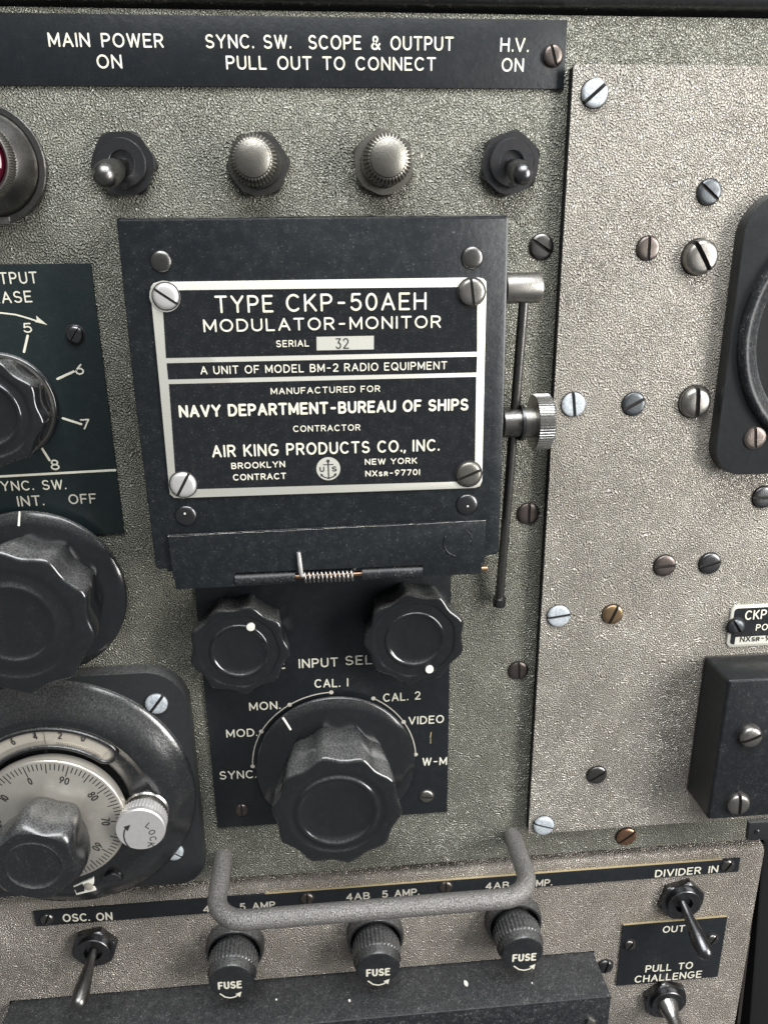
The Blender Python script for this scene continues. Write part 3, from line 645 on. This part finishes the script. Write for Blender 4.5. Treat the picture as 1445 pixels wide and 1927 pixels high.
q = U(163, 1670, HF+.1); mb = MB(); mb.lathe([(.12, HF), (.12, HF+.09), (.08, HF+.11)], 20, (q[0]-c[0]+.06, q[1]-c[1])); mb.build('index_tab_stud', CREAM, t)
screw(t, 294, 1327, 21, -38, ZINC, .45, c, hh=.10, label='grey zinc slotted screw at the upper corner'); screw(t, 326, 1606, 19, 50, ZINC, .45, c, hh=.10, label='grey zinc slotted screw at the lower corner')
# lock knob
HL = 1.72; q = U(264.5, 1562, HL); tk = thing('lock_knob', 'small bright knurled knob marked LOCK with a curved arrow, beside the silver dial', 'knob', q, HF)
b0 = U(279, 1535, HF+.05); dx, dz = 0, 0; Rk = .70
mb = MB(); mb.lathe([(.60, .0), (.60, .05), (.56, .09), (.40, .09)], 48, (.02, .04)); mb.build('collar', NICKEL, tk)
mb = MB(); rf = lambda a: max(-1, min(1, 1.6*cos(a*44)))
mb.lathe([(.40, .05), (.42, .22), (.58, .24), (.61, .28, .02), (.615, .50, .02), (.605, .55), (.625, .58), (.635, .62), (.635, HL-HF-.04), (.61, HL-HF), (.3, HL-HF)], 352, rf=rf); mb.build('knurled_cap', ALU, tk, ang=30)
mb = MB()
for i, ch in enumerate('LOCK'):
    # letters run down the right side of the face
    p = [(281, 1554), (286.5, 1566), (288.5, 1578), (285, 1589.5)][i]; w = U(*p, HL); C = Vector((w[0]-q[0], w[1]-q[1])); cp = .18
    an = [radians(-42), radians(-60), radians(-78), radians(-100)][i]; ux = Vector((cos(an), sin(an))); uy = Vector((-ux.y, ux.x))
    wd = cp*.75; text_mb(mb, ch, tuple(C-ux*wd/2-uy*cp/2), tuple(C+ux*wd/2-uy*cp/2), cp, 0, .13)
apx = [(246, 1596), (240, 1590), (235.5, 1582), (233.5, 1573), (234.5, 1564), (239, 1556)]
ribbon(mb, [(U(*p, HL)[0]-q[0], U(*p, HL)[1]-q[1]) for p in apx], .035, .001)
P = poly_px([(246, 1552), (233, 1556), (241, 1564)], HL, q); mb.add([(p[0], p[1], .002) for p in P], [(0, 1, 2)])
o = mb.build('lettering', DARKINK, tk, smooth=False); o.location = (0, -(HL-HF)-.004, 0)

# ================================================================== HINGED COVER
HC = 1.70
c = U(600, 750, HC); t = thing('hinged_cover', 'black hinged metal cover with spring hinge below, carrying the silver bordered nameplate', 'cover', c, 0); TC = t
body = poly_px([(232, 420), (945, 414), (918, 1035), (305, 1062)], HC, c)
mb = MB(); mb.prism(body, .002, HC-.12, 0); mb.build('box_body', BLACKHOLE, t, smooth=False)
lid = poly_px([(218, 416), (219, 411), (225, 409.2), (590, 406.2), (948, 403.2), (955, 404), (958.5, 410), (950, 730), (939.5, 1038), (935, 1045), (916, 1046.5), (915, 1050), (600, 1062), (316, 1078), (313, 1072), (297, 1073), (292, 1066), (252, 740)], HC, c)
mb = MB(); mb.prism(lid, HC-.45, HC, .07); mb.build('lid', LID, t, ang=30)
HH = HC+.09
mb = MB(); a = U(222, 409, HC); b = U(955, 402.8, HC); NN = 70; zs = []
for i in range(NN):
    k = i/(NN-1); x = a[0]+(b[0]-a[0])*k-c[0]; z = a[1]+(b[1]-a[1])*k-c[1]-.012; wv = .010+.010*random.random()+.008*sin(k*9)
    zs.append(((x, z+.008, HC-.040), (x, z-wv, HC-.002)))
mb.add([p for q_ in zs for p in q_], [(2*i, 2*i+1, 2*i+3, 2*i+2) for i in range(NN-1)]); mb.build('worn_top_edge_highlight', GUN, t, smooth=False)  # bright worn-metal strip added to stand in for the lid's edge highlight
pl = poly_px([(315.5, 1008), (914.5, 978), (911, 1060), (906, 1061), (905.5, 1080), (796, 1085.5), (794, 1064.5), (442, 1079), (443.5, 1104), (331, 1110), (329, 1092), (326, 1088)], HH, c)
mb = MB(); mb.prism(pl, HC-.25, HH, .022); mb.build('hinge_plate', LID, t, ang=30)
# worn bright line on the upper edge of the hinge plate
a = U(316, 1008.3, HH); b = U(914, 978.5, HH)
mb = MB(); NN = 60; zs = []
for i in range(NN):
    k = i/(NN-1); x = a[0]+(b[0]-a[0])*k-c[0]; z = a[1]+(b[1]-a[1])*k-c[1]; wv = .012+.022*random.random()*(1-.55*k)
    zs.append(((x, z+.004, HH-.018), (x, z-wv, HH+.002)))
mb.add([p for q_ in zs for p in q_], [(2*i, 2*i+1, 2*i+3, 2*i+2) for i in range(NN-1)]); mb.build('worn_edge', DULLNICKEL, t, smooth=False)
# hinge knuckles, pin, spring
def seg_tube(name, p, q_, r, m, h, caps=True):
    A = U(*p, h); B = U(*q_, h); mb = MB(); mb.tube([(A[0]-c[0], A[1]-c[1], h), (B[0]-c[0], B[1]-c[1], h)], r, 20); return mb.build(name, m, t, ang=40)
hz = HC-.02
seg_tube('hinge_knuckle', (444, 1090.5), (556, 1085), .155, DUSTTOP, hz); seg_tube('hinge_knuckle', (681, 1079.5), (794, 1074.5), .155, DUSTTOP, hz)
seg_tube('hinge_pin', (556, 1085), (681, 1079.5), .055, COPPER, hz)
A = U(573, 1085.5, hz+.02); B = U(668, 1082, hz+.02); mb = MB(); pts = []; NT = 12
for i in range(NT*14+1):
    k = i/(NT*14); an = 2*pi*i/14; pts.append((A[0]+(B[0]-A[0])*k-c[0], A[1]+(B[1]-A[1])*k-c[1]+.145*cos(an), hz+.145*sin(an)))
mb.tube(pts, .033, 7); mb.build('coil_spring', NICKEL, t, ang=80)
q0 = U(562, 1040, HH+.06); q1 = U(567, 1082, HH+.04); mb = MB(); mb.tube([(q0[0]-c[0], q0[1]-c[1], HH+.045), ((q0[0]*.5+q1[0]*.5)-c[0], (q0[1]+q1[1])/2-c[1], HH+.055), (q1[0]-c[0], q1[1]-c[1], HH+.05), (q1[0]-c[0]+.06, q1[1]-c[1]-.05, hz+.1)], [.045, .055, .052, .045], 10); mb.build('spring_leg', ALU, t, ang=60)
A = U(905, 1070, hz); B = U(916, 1070, hz); mb = MB(); mb.tube([(A[0]-c[0], A[1]-c[1], hz), (B[0]-c[0], B[1]-c[1], hz)], .07, 12); mb.build('hinge_pin_end', BRASS, t)
# ring mark on the hinge plate
q0 = U(862, 1020, HH); mb = MB()
for (a0, a1, r_) in ((150, 265, .34), (-20, 110, .33)):
    mb.tube([(q0[0]-c[0]+r_*cos(radians(a0+(a1-a0)*i/14)), q0[1]-c[1]+r_*1.05*sin(radians(a0+(a1-a0)*i/14)), HH) for i in range(15)], [.004]+[.022 if r_ > .335 else .012]*13+[.004], 8)
mb.build('pressed_ring_mark', LID, t, ang=80)
for px, py, m in ((303, 492, GUN), (889, 485, GUN), (350, 971, DARKSTEEL), (879, 950, DARKSTEEL)): rivet(t, px, py, 20.5, m, HC, c)
for px, py in ((880, 953), (348, 967)): q0 = U(px, py, HC+.07); mb = MB(); mb.lathe([(.03, HC+.05), (.02, HC+.066)], 7, (q0[0]-c[0], q0[1]-c[1])); mb.build('paint_fleck', WHITE, t)
# side hardware
h1 = 1.30
A = U(950, 543, h1); B = U(1018, 541, h1); mb = MB(); v = lambda k: (A[0]+(B[0]-A[0])*k-c[0], A[1]+(B[1]-A[1])*k-c[1], h1)
mb.tube([v(0), v(.90), v(.96), v(1.0)], [.33, .33, .31, .24], 40); mb.build('pivot_barrel', STEEL, t, ang=40)
P0 = U(986, 560, h1); P1 = U(939, 1130, .30); P2 = U(938.5, 1143, .28)
mb = MB(); mb.tube([(P0[0]-c[0], P0[1]-c[1], h1), (P1[0]-c[0], P1[1]-c[1], .30)], .115, 20); mb.build('support_rod', GUN, t, ang=60)
mb = MB(); dv = (Vector((P1[0], P1[1], .3))-Vector((P0[0], P0[1], h1))).normalized(); e0 = Vector((P1[0]-c[0], P1[1]-c[1], .30))
mb.tube([tuple(e0-dv*.12), tuple(e0-dv*.10), tuple(e0+dv*.14), tuple(e0+dv*.16)], [.13, .17, .17, .14], 24); mb.build('rod_ferrule', DARKSTEEL, t, ang=40)
h2 = 1.0; A = U(945, 796, h2); B = U(1040, 793, h2); L = B[0]-A[0]; zc = A[1]-c[1]
def xt(name, xs, rs, m, n=48, rf=None):
    mb = MB(); rings_ = []
    for x, r in zip(xs, rs): rings_.append([(x-c[0], zc+r*(1+(rf(2*pi*i/n) if rf else 0))*cos(2*pi*i/n), h2+r*(1+(rf(2*pi*i/n) if rf else 0))*sin(2*pi*i/n)) for i in range(n)])
    mb.rings([r[::-1] for r in rings_], True, True); return mb.build(name, m, t, ang=30)
X = lambda px: U(px, 795, h2)[0]
xt('thumb_screw_collar', [X(945), X(976), X(977)], [.34, .34, .31], GUN)
xt('thumb_screw_flange', [X(976), X(976.5), X(982), X(983)], [.37, .43, .43, .38], DARKSTEEL)
xt('thumb_screw_neck', [X(982), X(1004)], [.37, .37], STEEL)
rf = lambda a: .016*max(-1, min(1, 1.6*cos(a*60)))
xt('thumb_screw_wheel', [X(1001), X(1002), X(1029), X(1032)], [.60, .65, .65, .61], NICKEL, 480, rf)

# nameplate on the cover: a thing of its own (screwed on)
HN = HC+.05
c2 = U(600, 730, HN); t = thing('nameplate', 'silver bordered black nameplate reading TYPE CKP-50AEH MODULATOR-MONITOR on the hinged cover', 'nameplate', c2, HC)
pl = poly_px([(283.5, 550), (284, 540), (289, 533), (297, 530.7), (600, 526.3), (900, 522), (909, 524), (914.5, 530), (915, 540), (911, 720), (907, 905), (903, 915), (893, 918.5), (600, 928.5), (340, 937.4), (328, 937), (320, 930), (318.5, 918), (301, 730)], HN, c2)
mb = MB(); mb.prism(pl, .002, HN-HC, .008); mb.build('metal_border', NAMEPLATE, t, ang=40)
HE = HN+.004
for pts in ([(305, 546.4), (898, 539.5), (897.7, 662), (312.8, 673.8)], [(314, 683.5), (897.7, 671), (896.5, 701), (317, 714)], [(318.3, 722.8), (896, 709), (893, 905.3), (332.5, 921.5)]):
    mb = MB(); P = poly_px(pts, HE, c2); 
    if sum(P[i][0]*P[(i+1) % 4][1]-P[(i+1) % 4][0]*P[i][1] for i in range(4)) < 0: P = P[::-1]
    mb.add([(p[0], p[1], 0) for p in P], [(0, 1, 2, 3)]); o = mb.build('black_field', ENAMEL, t, smooth=False); o.location = (0, -(HE-HC), 0)
HT = HE+.001
TX = [('TYPE', (406, 589.5), (515, 587.8), 33, .125), ('CKP-50AEH', (539, 587), (802, 583), 33.5, .125), ('MODULATOR-MONITOR', (384, 625.3), (829.2, 617), 24, .14), ('SERIAL', (520, 653.5), (582, 652), 13, .15),
      ('A UNIT OF MODEL BM-2 RADIO EQUIPMENT', (378, 704.8), (841, 694.9), 15.5, .14), ('MANUFACTURED FOR', (510, 742.4), (715.2, 737.2), 12.3, .15), ('NAVY DEPARTMENT-BUREAU OF SHIPS', (338, 785.9), (880.8, 772.2), 23, .19),
      ('CONTRACTOR', (552, 813), (678, 810), 12, .15), ('AIR KING PRODUCTS CO., INC.', (400, 861.0), (825.4, 848.6), 23, .15), ('BROOKLYN', (436, 882.8), (537, 879), 12, .17), ('CONTRACT', (439.3, 904.4), (539, 901.3), 12, .17),
      ('NEW YORK', (686.6, 874.9), (784.6, 872.2), 11.5, .17), ('NXsr-97701', (687.5, 897), (790, 893.8), 11.5, .17)]
for s, a, b, cp, sw in TX: text(t, s, a, b, cp, HT, c2, sw=sw, gap=.36, space=.90)
mb = MB(); P = poly_px([(595.7, 633.8), (703.5, 631.8), (703.3, 657.4), (596, 659.4)], HT, c2); mb.add([(p[0], p[1], .004) for p in P], [(0, 3, 2, 1)]); o = mb.build('serial_box', NAMEPLATE, t, smooth=False); o.location = (0, -(HT-HC), 0)
text(t, '32', (632, 656.5), (656.5, 656), 20, HT+.006, c2, sw=.10, m=DARKINK, name='serial_number')
# anchor emblem
q0 = U(618, 882, HT); r_ = 22.5*dist(U(608, 882, HT), U(628, 882, HT))/20; E0 = (q0[0]-c2[0], q0[1]-c2[1]); n = 40
mb = MB(); mb.add([(E0[0]+r_*cos(2*pi*k/n), E0[1]+r_*sin(2*pi*k/n), .004) for k in range(n)], [tuple(range(n))]); o = mb.build('emblem_disc', NAMEPLATE, t, smooth=False); o.location = (0, -(HT-HC), 0)
def em(x, y): return (E0[0]+x*r_, E0[1]+y*r_)     # disc units
mb = MB()
ribbon(mb, [em(0, .62), em(0, -.82)], .11*r_, 0); ribbon(mb, [em(-.40, .36), em(.40, .36)], .08*r_, .001); ribbon(mb, [em(.09*cos(a_), .68+.09*sin(a_)) for a_ in [2*pi*k/10 for k in range(11)]], .08*r_, .002)
ribbon(mb, [em(-.60, -.50), em(-.42, -.68), em(0, -.84), em(.42, -.68), em(.60, -.50)], .09*r_, .003)
for sx in (-1, 1): mb.add([(*em(sx*x, y), .004) for x, y in (((.68, -.38), (.44, -.50), (.62, -.66)) if sx > 0 else ((.68, -.38), (.62, -.66), (.44, -.50)))], [(0, 1, 2)])
text_mb(mb, 'U', em(-.72, -.24), em(-.34, -.24), .44*r_, .005, .19); text_mb(mb, 'S', em(.30, -.24), em(.70, -.24), .44*r_, .006, .19)
o = mb.build('anchor_emblem', DARKINK, t, smooth=False); o.location = (0, -(HT-HC)-.007, 0)
for px, py, rw_, r, ang, m, lb in ((311, 558, 29, 25, 55, ALU, 'bright aluminium slotted screw'), (889, 550, 27, 25, 8, STEEL, 'dull steel slotted screw'), (344, 914, 27, 25, -30, ALU, 'bright slotted screw with a speck in its slot'), (883, 894, 26, 24, -68, DULLNICKEL, 'speckled slotted screw')):
    q0 = U(px, py, HN); mb = MB(); mb.lathe([(rw_*.0108, .0), (rw_*.0108, .008)], 32); mb.build('corner_boss', NAMEPLATE, t, (q0[0]-c2[0], -(HN-HC), q0[1]-c2[1]))
    screw(t, px, py, r, ang, m, HN+.012, c2, hh=.10, label=lb, dome=.5, slot=.11)

# ================================================================== METER (right edge)
HZ = .74
x0 = (U(1371.5, 528, HR)[0]+U(1341, 770, HR)[0])/2; z1 = U(1445, 371, HR)[1]+.12; z0 = U(1425, 885, HR)[1]; 
c = (x0+3.2, (z0+z1)/2); t = thing('panel_meter', 'black bakelite meter with square flange and round bezel cut by the right edge', 'meter', c, HR)
mb = MB(); mb.prism(rrect(x0-c[0], z0-c[1], x0-c[0]+6.4, z1-c[1], [1.0, 1.0, .75, .75], 12), .002, HZ-HR, .04); mb.build('flange', METER, t, ang=35)
import itertools
def circ3(P):
    (x1_, y1_), (x2_, y2_), (x3_, y3_) = P; a_ = x1_*(y2_-y3_)-y1_*(x2_-x3_)+x2_*y3_-x3_*y2_
    b_ = (x1_**2+y1_**2)*(y3_-y2_)+(x2_**2+y2_**2)*(y1_-y3_)+(x3_**2+y3_**2)*(y2_-y1_); c_ = (x1_**2+y1_**2)*(x2_-x3_)+(x2_**2+y2_**2)*(x3_-x1_)+(x3_**2+y3_**2)*(x1_-x2_)
    xc, yc = -b_/(2*a_), -c_/(2*a_); return (xc, yc), dist((xc, yc), (x1_, y1_))
(cc, rr) = circ3([U(1445, 507, .92), U(1394, 668, .92), U(1445, 806, .92)])
cb = (cc[0]-c[0], cc[1]-c[1]); h0 = HZ-HR
mb = MB(); mb.lathe([(rr*1.01, h0-.02), (rr*1.0, h0+.14), (rr*.985, h0+.20), (rr*.96, h0+.21), (rr*.93, h0+.18), (rr*.88, h0+.06), (rr*.84, h0+.02)], 120, cb, cap1=False); mb.build('bezel', DUSTTOP, t, ang=60)
mb = MB(); mb.lathe([(rr*.86, h0+.03), (.01, h0+.03)], 64, cb); mb.build('window_glass', BLACKHOLE, t)
screw(t, 1421, 825, 20, 8, BROWN, HZ, c, hh=.06, dome=.4)
mb = MB(); q0 = U(1397, 848, HZ); ribbon(mb, [(q0[0]-c[0]+.055*cos(2*pi*k/12), q0[1]-c[1]+.06*sin(2*pi*k/12)) for k in range(13)], .014, 0)
P = poly_px([(1413.5, 845), (1412, 853), (1408, 860)], HZ, c); ribbon(mb, P, .010, .0005); P = poly_px([(1418, 861), (1423, 860)], HZ, c); ribbon(mb, P, .010, .0005)
o = mb.build('scratched_mark', BLACKHOLE, t, smooth=False); o.location = (0, -h0-.004, 0)

# ================================================================== SMALL LABEL PLATE AND BOX (right)
hp = .05; c = U(1430, 1178, HR+hp); t = thing('label_plate', 'small rounded black label with cream border starting CKP at the right edge', 'label', c, HR)
x0 = (U(1376.5, 1160, HR+hp)[0]+U(1366, 1200, HR+hp)[0])/2; z1 = U(1400, 1139, HR+hp)[1]; z0 = U(1390, 1217, HR+hp)[1]
x0, x1_ = x0-c[0], x0-c[0]+3.6; z0 -= c[1]; z1 -= c[1]
mb = MB(); mb.prism(rrect(x0, z0, x1_, z1, .16), .002, hp, .008); mb.build('metal_border', NAMEPLATE, t)
mb = MB(); mb.add([(x, z, 0) for x, z in rrect(x0+.085, z0+.085, x1_-.085, z1-.085, .10)], [tuple(range(28))]); o = mb.build('black_field', ENAMEL, t, smooth=False); o.location = (0, -hp-.004, 0)
a = U(1379, 1199, HR+hp); b = U(1379, 1213.5, HR+hp); mb = MB(); mb.add([(x0+.22, b[1]-c[1], 0), (x1_-.12, b[1]-c[1], 0), (x1_-.12, a[1]-c[1], 0), (x0+.22, a[1]-c[1], 0)], [(0, 1, 2, 3)]); o = mb.build('cream_strip', NAMEPLATE, t, smooth=False); o.location = (0, -hp-.008, 0)
text(t, 'CKP-20', (1400, 1167), (1478, 1161), 17.5, HR+hp+.006, c, sw=.14)
text(t, 'POWER', (1420.6, 1187), (1480, 1183), 12, HR+hp+.006, c, sw=.15)
text(t, 'NXsr-97701', (1390.7, 1208.5), (1480, 1203), 10.5, HR+hp+.010, c, sw=.16, m=DARKINK)
screw(t, 1388, 1182, 16, 32, BLUESTEEL, HR+hp, c, hh=.14, dome=.85)
# black box
HX = 1.62
a = U(1327.6, 1240, HR); b = U(1289.5, 1489, HR); x0 = (a[0]+b[0])/2; z1 = U(1330, 1236, HR)[1]; z0 = b[1]-.0
c = (x0+2, (z0+z1)/2); t = thing('connector_box', 'deep black sheet metal box with silver gasket edge at the lower right', 'box', c, HR)
mb = MB(); mb.prism(rrect(x0-c[0]-.03, z0-c[1]-.0, x0-c[0]+5, z1-c[1]+.03, .12), .002, .035, 0); mb.build('gasket_edge', STEEL, t)
mb = MB(); rs = []
for d_, w in ((0, .03), (.0, HX-HR-.10), (.012, HX-HR-.05), (.04, HX-HR-.015), (.08, HX-HR)):
    rs.append([(p[0], p[1], w) for p in offset(rrect(x0-c[0], z0-c[1], x0-c[0]+5, z1-c[1], .10, 5), d_)])
mb.rings(rs, True, True); mb.build('box_shell', ENAMEL, t, ang=40)
screw(t, 1416, 1391, 21, -68, STEEL, HX, c, hh=.22, dome=.5, label='shiny steel slotted screw, upper'); screw(t, 1392, 1518, 21, 4, STEEL, HX, c, hh=.16, dome=.5, label='dark steel slotted screw, lower')
mb = MB(); P = poly_px([(1410, 1549), (1500, 1544), (1490, 1578), (1406, 1582)], HX+.04, c); mb.prism(P, HX-HR-.1, HX-HR+.04, .01); mb.build('corner_bracket', METER, t)
q0 = U(1424, 1565, HX+.05); mb = MB(); mb.lathe([(.075, HX-HR+.03), (.07, HX-HR+.07), (.03, HX-HR+.09)], 16, (q0[0]-c[0], q0[1]-c[1])); mb.build('rivet', DARKSTEEL, t)

# ================================================================== LOWER PANEL FITTINGS
base = HB; hp = .06
P = [U(x, y, base+hp) for x, y in ((64, 1716.3), (1391, 1616), (1390, 1640.4), (68, 1744))]
c = ((P[0][0]+P[1][0])/2, sum(p[1] for p in P)/4)
t = thing('engraved_strip', 'long narrow black strip reading OSC. ON, 4AB 5 AMP. and DIVIDER IN', 'plate', c, base)
x0, x1_ = (P[0][0]+P[3][0])/2-c[0], (P[1][0]+P[2][0])/2-c[0]; z1 = (P[0][1]+P[1][1])/2-c[1]; z0 = (P[2][1]+P[3][1])/2-c[1]
tilt = lambda k: 0
mb = MB(); mb.prism([(x0, P[3][1]-c[1]), (x1_, P[2][1]-c[1]), (x1_, P[1][1]-c[1]), (x0, P[0][1]-c[1])], .002, hp, .008); mb.build('plate_body', PLATE, t)
mb = MB(); xa, xb = U(985, 1648, base)[0]-c[0], x1_; zt1 = P[1][1]-c[1]
xa = U(500, 1690, base)[0]-c[0]
f = lambda x: (P[0][1]+(P[1][1]-P[0][1])*(x-x0)/(x1_-x0))-c[1]
mb.prism([(xa, f(xa)+.001), (xb-.6, f(xb-.6)+.001), (xb-.6, f(xb)+.030), (xa, f(xa)+.018)], .002, hp-.01, 0); mb.build('worn_edge', YEDGE, t, smooth=False)
for s, a, b, cp in (('OSC. ON', (119.4, 1735), (213, 1731), 15), ('4AB', (383, 1717.4), (430, 1714), 13), ('5 AMP.', (452, 1713), (522.5, 1707.8), 13), ('4AB', (651.5, 1694.7), (696, 1691.3), 13.5), ('5 AMP.', (719, 1689.5), (788, 1684.3), 13.5), ('4AB', (912.7, 1674), (957, 1671), 13), ('5 AMP.', (970, 1670.5), (1037.3, 1666.4), 13), ('DIVIDER IN', (1231, 1651), (1349.6, 1641.4), 13.5)):
    text(t, s, a, b, cp, base+hp, c, sw=.16, m=INK if s[0] in 'OD' else INKDULL)
for px, py, ang, m in ((88, 1733, -25, GUN), (578, 1694, 0, BROWN), (839, 1672, 0, BROWN), (1370, 1632, -30, GUN)): screw(t, px, py, 12.5, ang, m, base+hp, c, hh=.08, dome=.7)

t, O, _ = plate_from('engraved_plate', 'small black plate reading OUT and PULL TO CHALLENGE at the lower right', [(1172.3, 1740.3), (1368, 1727.7), (1349.7, 1838.4), (1159, 1856)], PLATE, hp=.06, base=base)
for s, a, b, cp in (('OUT', (1245.4, 1755.5), (1286.6, 1752.8), 12.3), ('PULL TO', (1213, 1830), (1302, 1822.4), 13), ('CHALLENGE', (1192.7, 1849.6), (1318.3, 1839), 13)): text(t, s, a, b, cp, base+.06, O, sw=.15)
screw(t, 1186, 1782, 11, -30, GUN, base+.06, O, hh=.10, dome=.9); screw(t, 1342, 1771, 11, -30, GUN, base+.06, O, hh=.10, dome=.9)
x0_, z0_, x1__, z1_ = _
mb = MB(); mb.prism([(x0_-O[0]+.02, z1_-O[1]+.001), (x1__-O[0]-.02, z1_-O[1]+.001), (x1__-O[0]-.02, z1_-O[1]+.028), (x0_-O[0]+.02, z1_-O[1]+.022)], .002, .05, 0); mb.build('worn_edge', YEDGE, t, smooth=False)

long_ = [(0, 1.1), (.2, 1.0), (.35, 1.1), (.6, 1.5), (.8, 1.75), (.97, 1.7)]
toggle('dark toggle switch with long lever pointing down, under OSC. ON', (177, 1788), 46, 10, (148, 1888), 1.55, 0, .135, GUN, DARKSTEEL, base=HB, steps=long_)
toggle('black toggle switch with long lever crossing the small plate, under DIVIDER IN', (1284, 1698), 43, 15, (1325, 1793), 1.50, 0, .145, DARKSTEEL, DARKSTEEL, base=HB, steps=long_)
toggle('toggle switch with bright flared lever cut by the bottom edge, below PULL TO CHALLENGE', (1253, 1886), 42, 40, (1290, 1975), 1.6, 0, .13, NICKEL, DARKSTEEL, base=HB, steps=[(0, 3.0), (.18, 2.7), (.3, 2.0), (.45, 1.7), (.7, 1.8), (.92, 1.9)])

def fuse(label, bpx, tpx, h=1.18):
    c = U(bpx[0], bpx[1], HB); t = thing('fuse_holder', label, 'fuse holder', c, HB, 'screw cap fuse holders below the handle')
    T = U(tpx[0], tpx[1], HB+h); cx_, cz_ = (T[0]-c[0])*.5, (T[1]-c[1])*.5
    mb = MB(); mb.lathe([(.90, .002), (.90, .20), (.86, .34), (.84, .38), (.78, .38), (.76, .34), (.75, .12), (.01, .12)], 72, (0, 0)); mb.build('collar', BAKEDUSTY, t, ang=40)
    mb = MB(); rf = lambda a: max(-1, min(1, 1.5*cos(a*36)))
    mb.lathe([(.68, .12), (.71, .3, 0), (.735, .34, .02), (.715, .84, .02), (.69, .87, .0), (.675, .90), (.66, h-.10), (.62, h-.03), (.55, h), (.3, h+.0)], 288, (cx_, cz_), rf); mb.build('fuse_cap', BAKEDUSTY, t, ang=32)
    mb = MB(); hh = HB+h; x, y = tpx
    a = U(x-23, y-1+3, hh); b = U(x+22, y-4+2.5, hh); cp = dist(U(x, y, hh), U(x, y-14, hh))
    text_mb(mb, 'FUSE', (a[0]-c[0], a[1]-c[1]), (b[0]-c[0], b[1]-c[1]), cp, 0, .20, gap=.45)
    pts = [(x-19, y+10), (x-10, y+16), (x, y+17.5), (x+9, y+15.5), (x+15, y+11.5)]
    P = poly_px(pts, hh, c); ribbon(mb, P, .045, .001)
    P = poly_px([(x+21, y+5.5), (x+9.5, y+10), (x+18, y+16)], hh, c); mb.add([(p[0], p[1], .002) for p in P], [(0, 1, 2)])
    o = mb.build('lettering', INK, t, smooth=False); o.location = (0, -h-.005, 0); return t
fuse('black screw cap fuse holder, leftmost of the three, under the left bend of the handle', (443.6, 1775), (434, 1860))
fuse('black screw cap fuse holder, middle of the three, below the handle bar', (705, 1753.6), (712, 1836))
fuse('black screw cap fuse holder, rightmost of the three, under the right bend of the handle', (963, 1725), (986, 1808))

# handle
A = U(421, 1611, 0); B = U(963, 1570, 0); c = ((A[0]+B[0])/2, (A[1]+B[1])/2)
t = thing('pull_handle', 'bent round bar pull handle in speckled grey paint across the seam', 'handle', c, 0)
hb = 2.38; rb = .85; r_ = .262; path = []
ax, az, bx, bz = A[0]-c[0], A[1]-c[1], B[0]-c[0], B[1]-c[1]
path += [(ax, az, 0), (ax, az, .5), (ax, az, hb-rb)]
for k in range(1, 13):
    a_ = radians(90*k/12); path.append((ax+rb*(1-cos(a_)), az, hb-rb+rb*sin(a_)))
for k in range(1, 8): q = k/8; path.append((ax+rb+(bx-ax-2*rb)*q, az+(bz-az)*q, hb))
for k in range(0, 13):
    a_ = radians(90*(1-k/12)); path.append((bx-rb*(1-cos(a_)), bz, hb-rb+rb*sin(a_)))
path += [(bx, bz, .5), (bx, bz, 0)]
mb = MB(); mb.tube(path, r_, 28); mb.build('bar', HANDLE, t, ang=80)

# lower black box
HQ = HB+1.60
c = ((cx0+cx1)/2, cz-1.5); t = thing('chassis_box', 'wide dusty black box with chipped paint projecting along the bottom edge', 'box', c, HB)
x0, x1_, z1 = cx0-c[0]+.06, cx1-c[0]-.02, cz-c[1]-.06
mb = MB(); mb.prism(rrect(x0, z1-6, x1_, z1, [.05, .05, .05, .05], 3), -.2, HQ-HB, .06); mb.build('box_shell', DUSTTOP, t, ang=35)
mb = MB()
for k in range(3): mb.lathe([(.05+.02*k, z1)], 3) if False else None
mb = MB(); q0 = U(877, 1850, HB+.45); zt_ = z1+.004
for (px, py, hh, s_) in ((877, 1850, .72, .085), (658, 1893, .95, .04), (1000, 1862, .9, .025), (520, 1880, .7, .03)):
    q0 = U(px, py, HB+hh); x = q0[0]-c[0]; n = 9; mb.add([(x+s_*(.7+.5*random.random())*cos(2*pi*k/n), zt_, hh+s_*1.3*(.7+.5*random.random())*sin(2*pi*k/n)) for k in range(n)], [tuple(range(n))[::-1]])
mb.build('chipped_paint', WHITE, t, smooth=False)['kind'] = 'stuff'
mb = MB(); q0 = U(1112, 1924, HQ+.05); mb.lathe([(.15, HQ-HB-.01), (.14, HQ-HB+.07), (.08, HQ-HB+.11)], 20, (q0[0]-c[0], q0[1]-c[1])); mb.build('rivet', STEEL, t)

# pieces that belong to a part go one level deeper
def nest(thing_, child, par):
    ps = [o for o in thing_.children if o.name.split('.')[0] == par]; cs = [o for o in thing_.children if o.name.split('.')[0] == child]
    for c_ in cs:
        if ps:
            loc = c_.location-ps[0].location; c_.parent = ps[0]; c_.location = loc
for o_ in [o for o in S.objects if o.parent is None and o.type == 'EMPTY']:
    for ch, pa_ in (('white_dot', 'grip'), ('index_line', 'skirt'), ('skirt_line', 'skirt'), ('window_glass', 'bezel'), ('jewel', 'bezel'), ('window_rim', 'housing'), ('vernier_scale', 'housing'), ('rod_ferrule', 'support_rod'), ('arrow_head', 'arrow'), ('serial_number', 'serial_box'), ('anchor_emblem', 'emblem_disc')):
        nest(o_, ch, pa_)
    if '_h' in o_: del o_['_h']
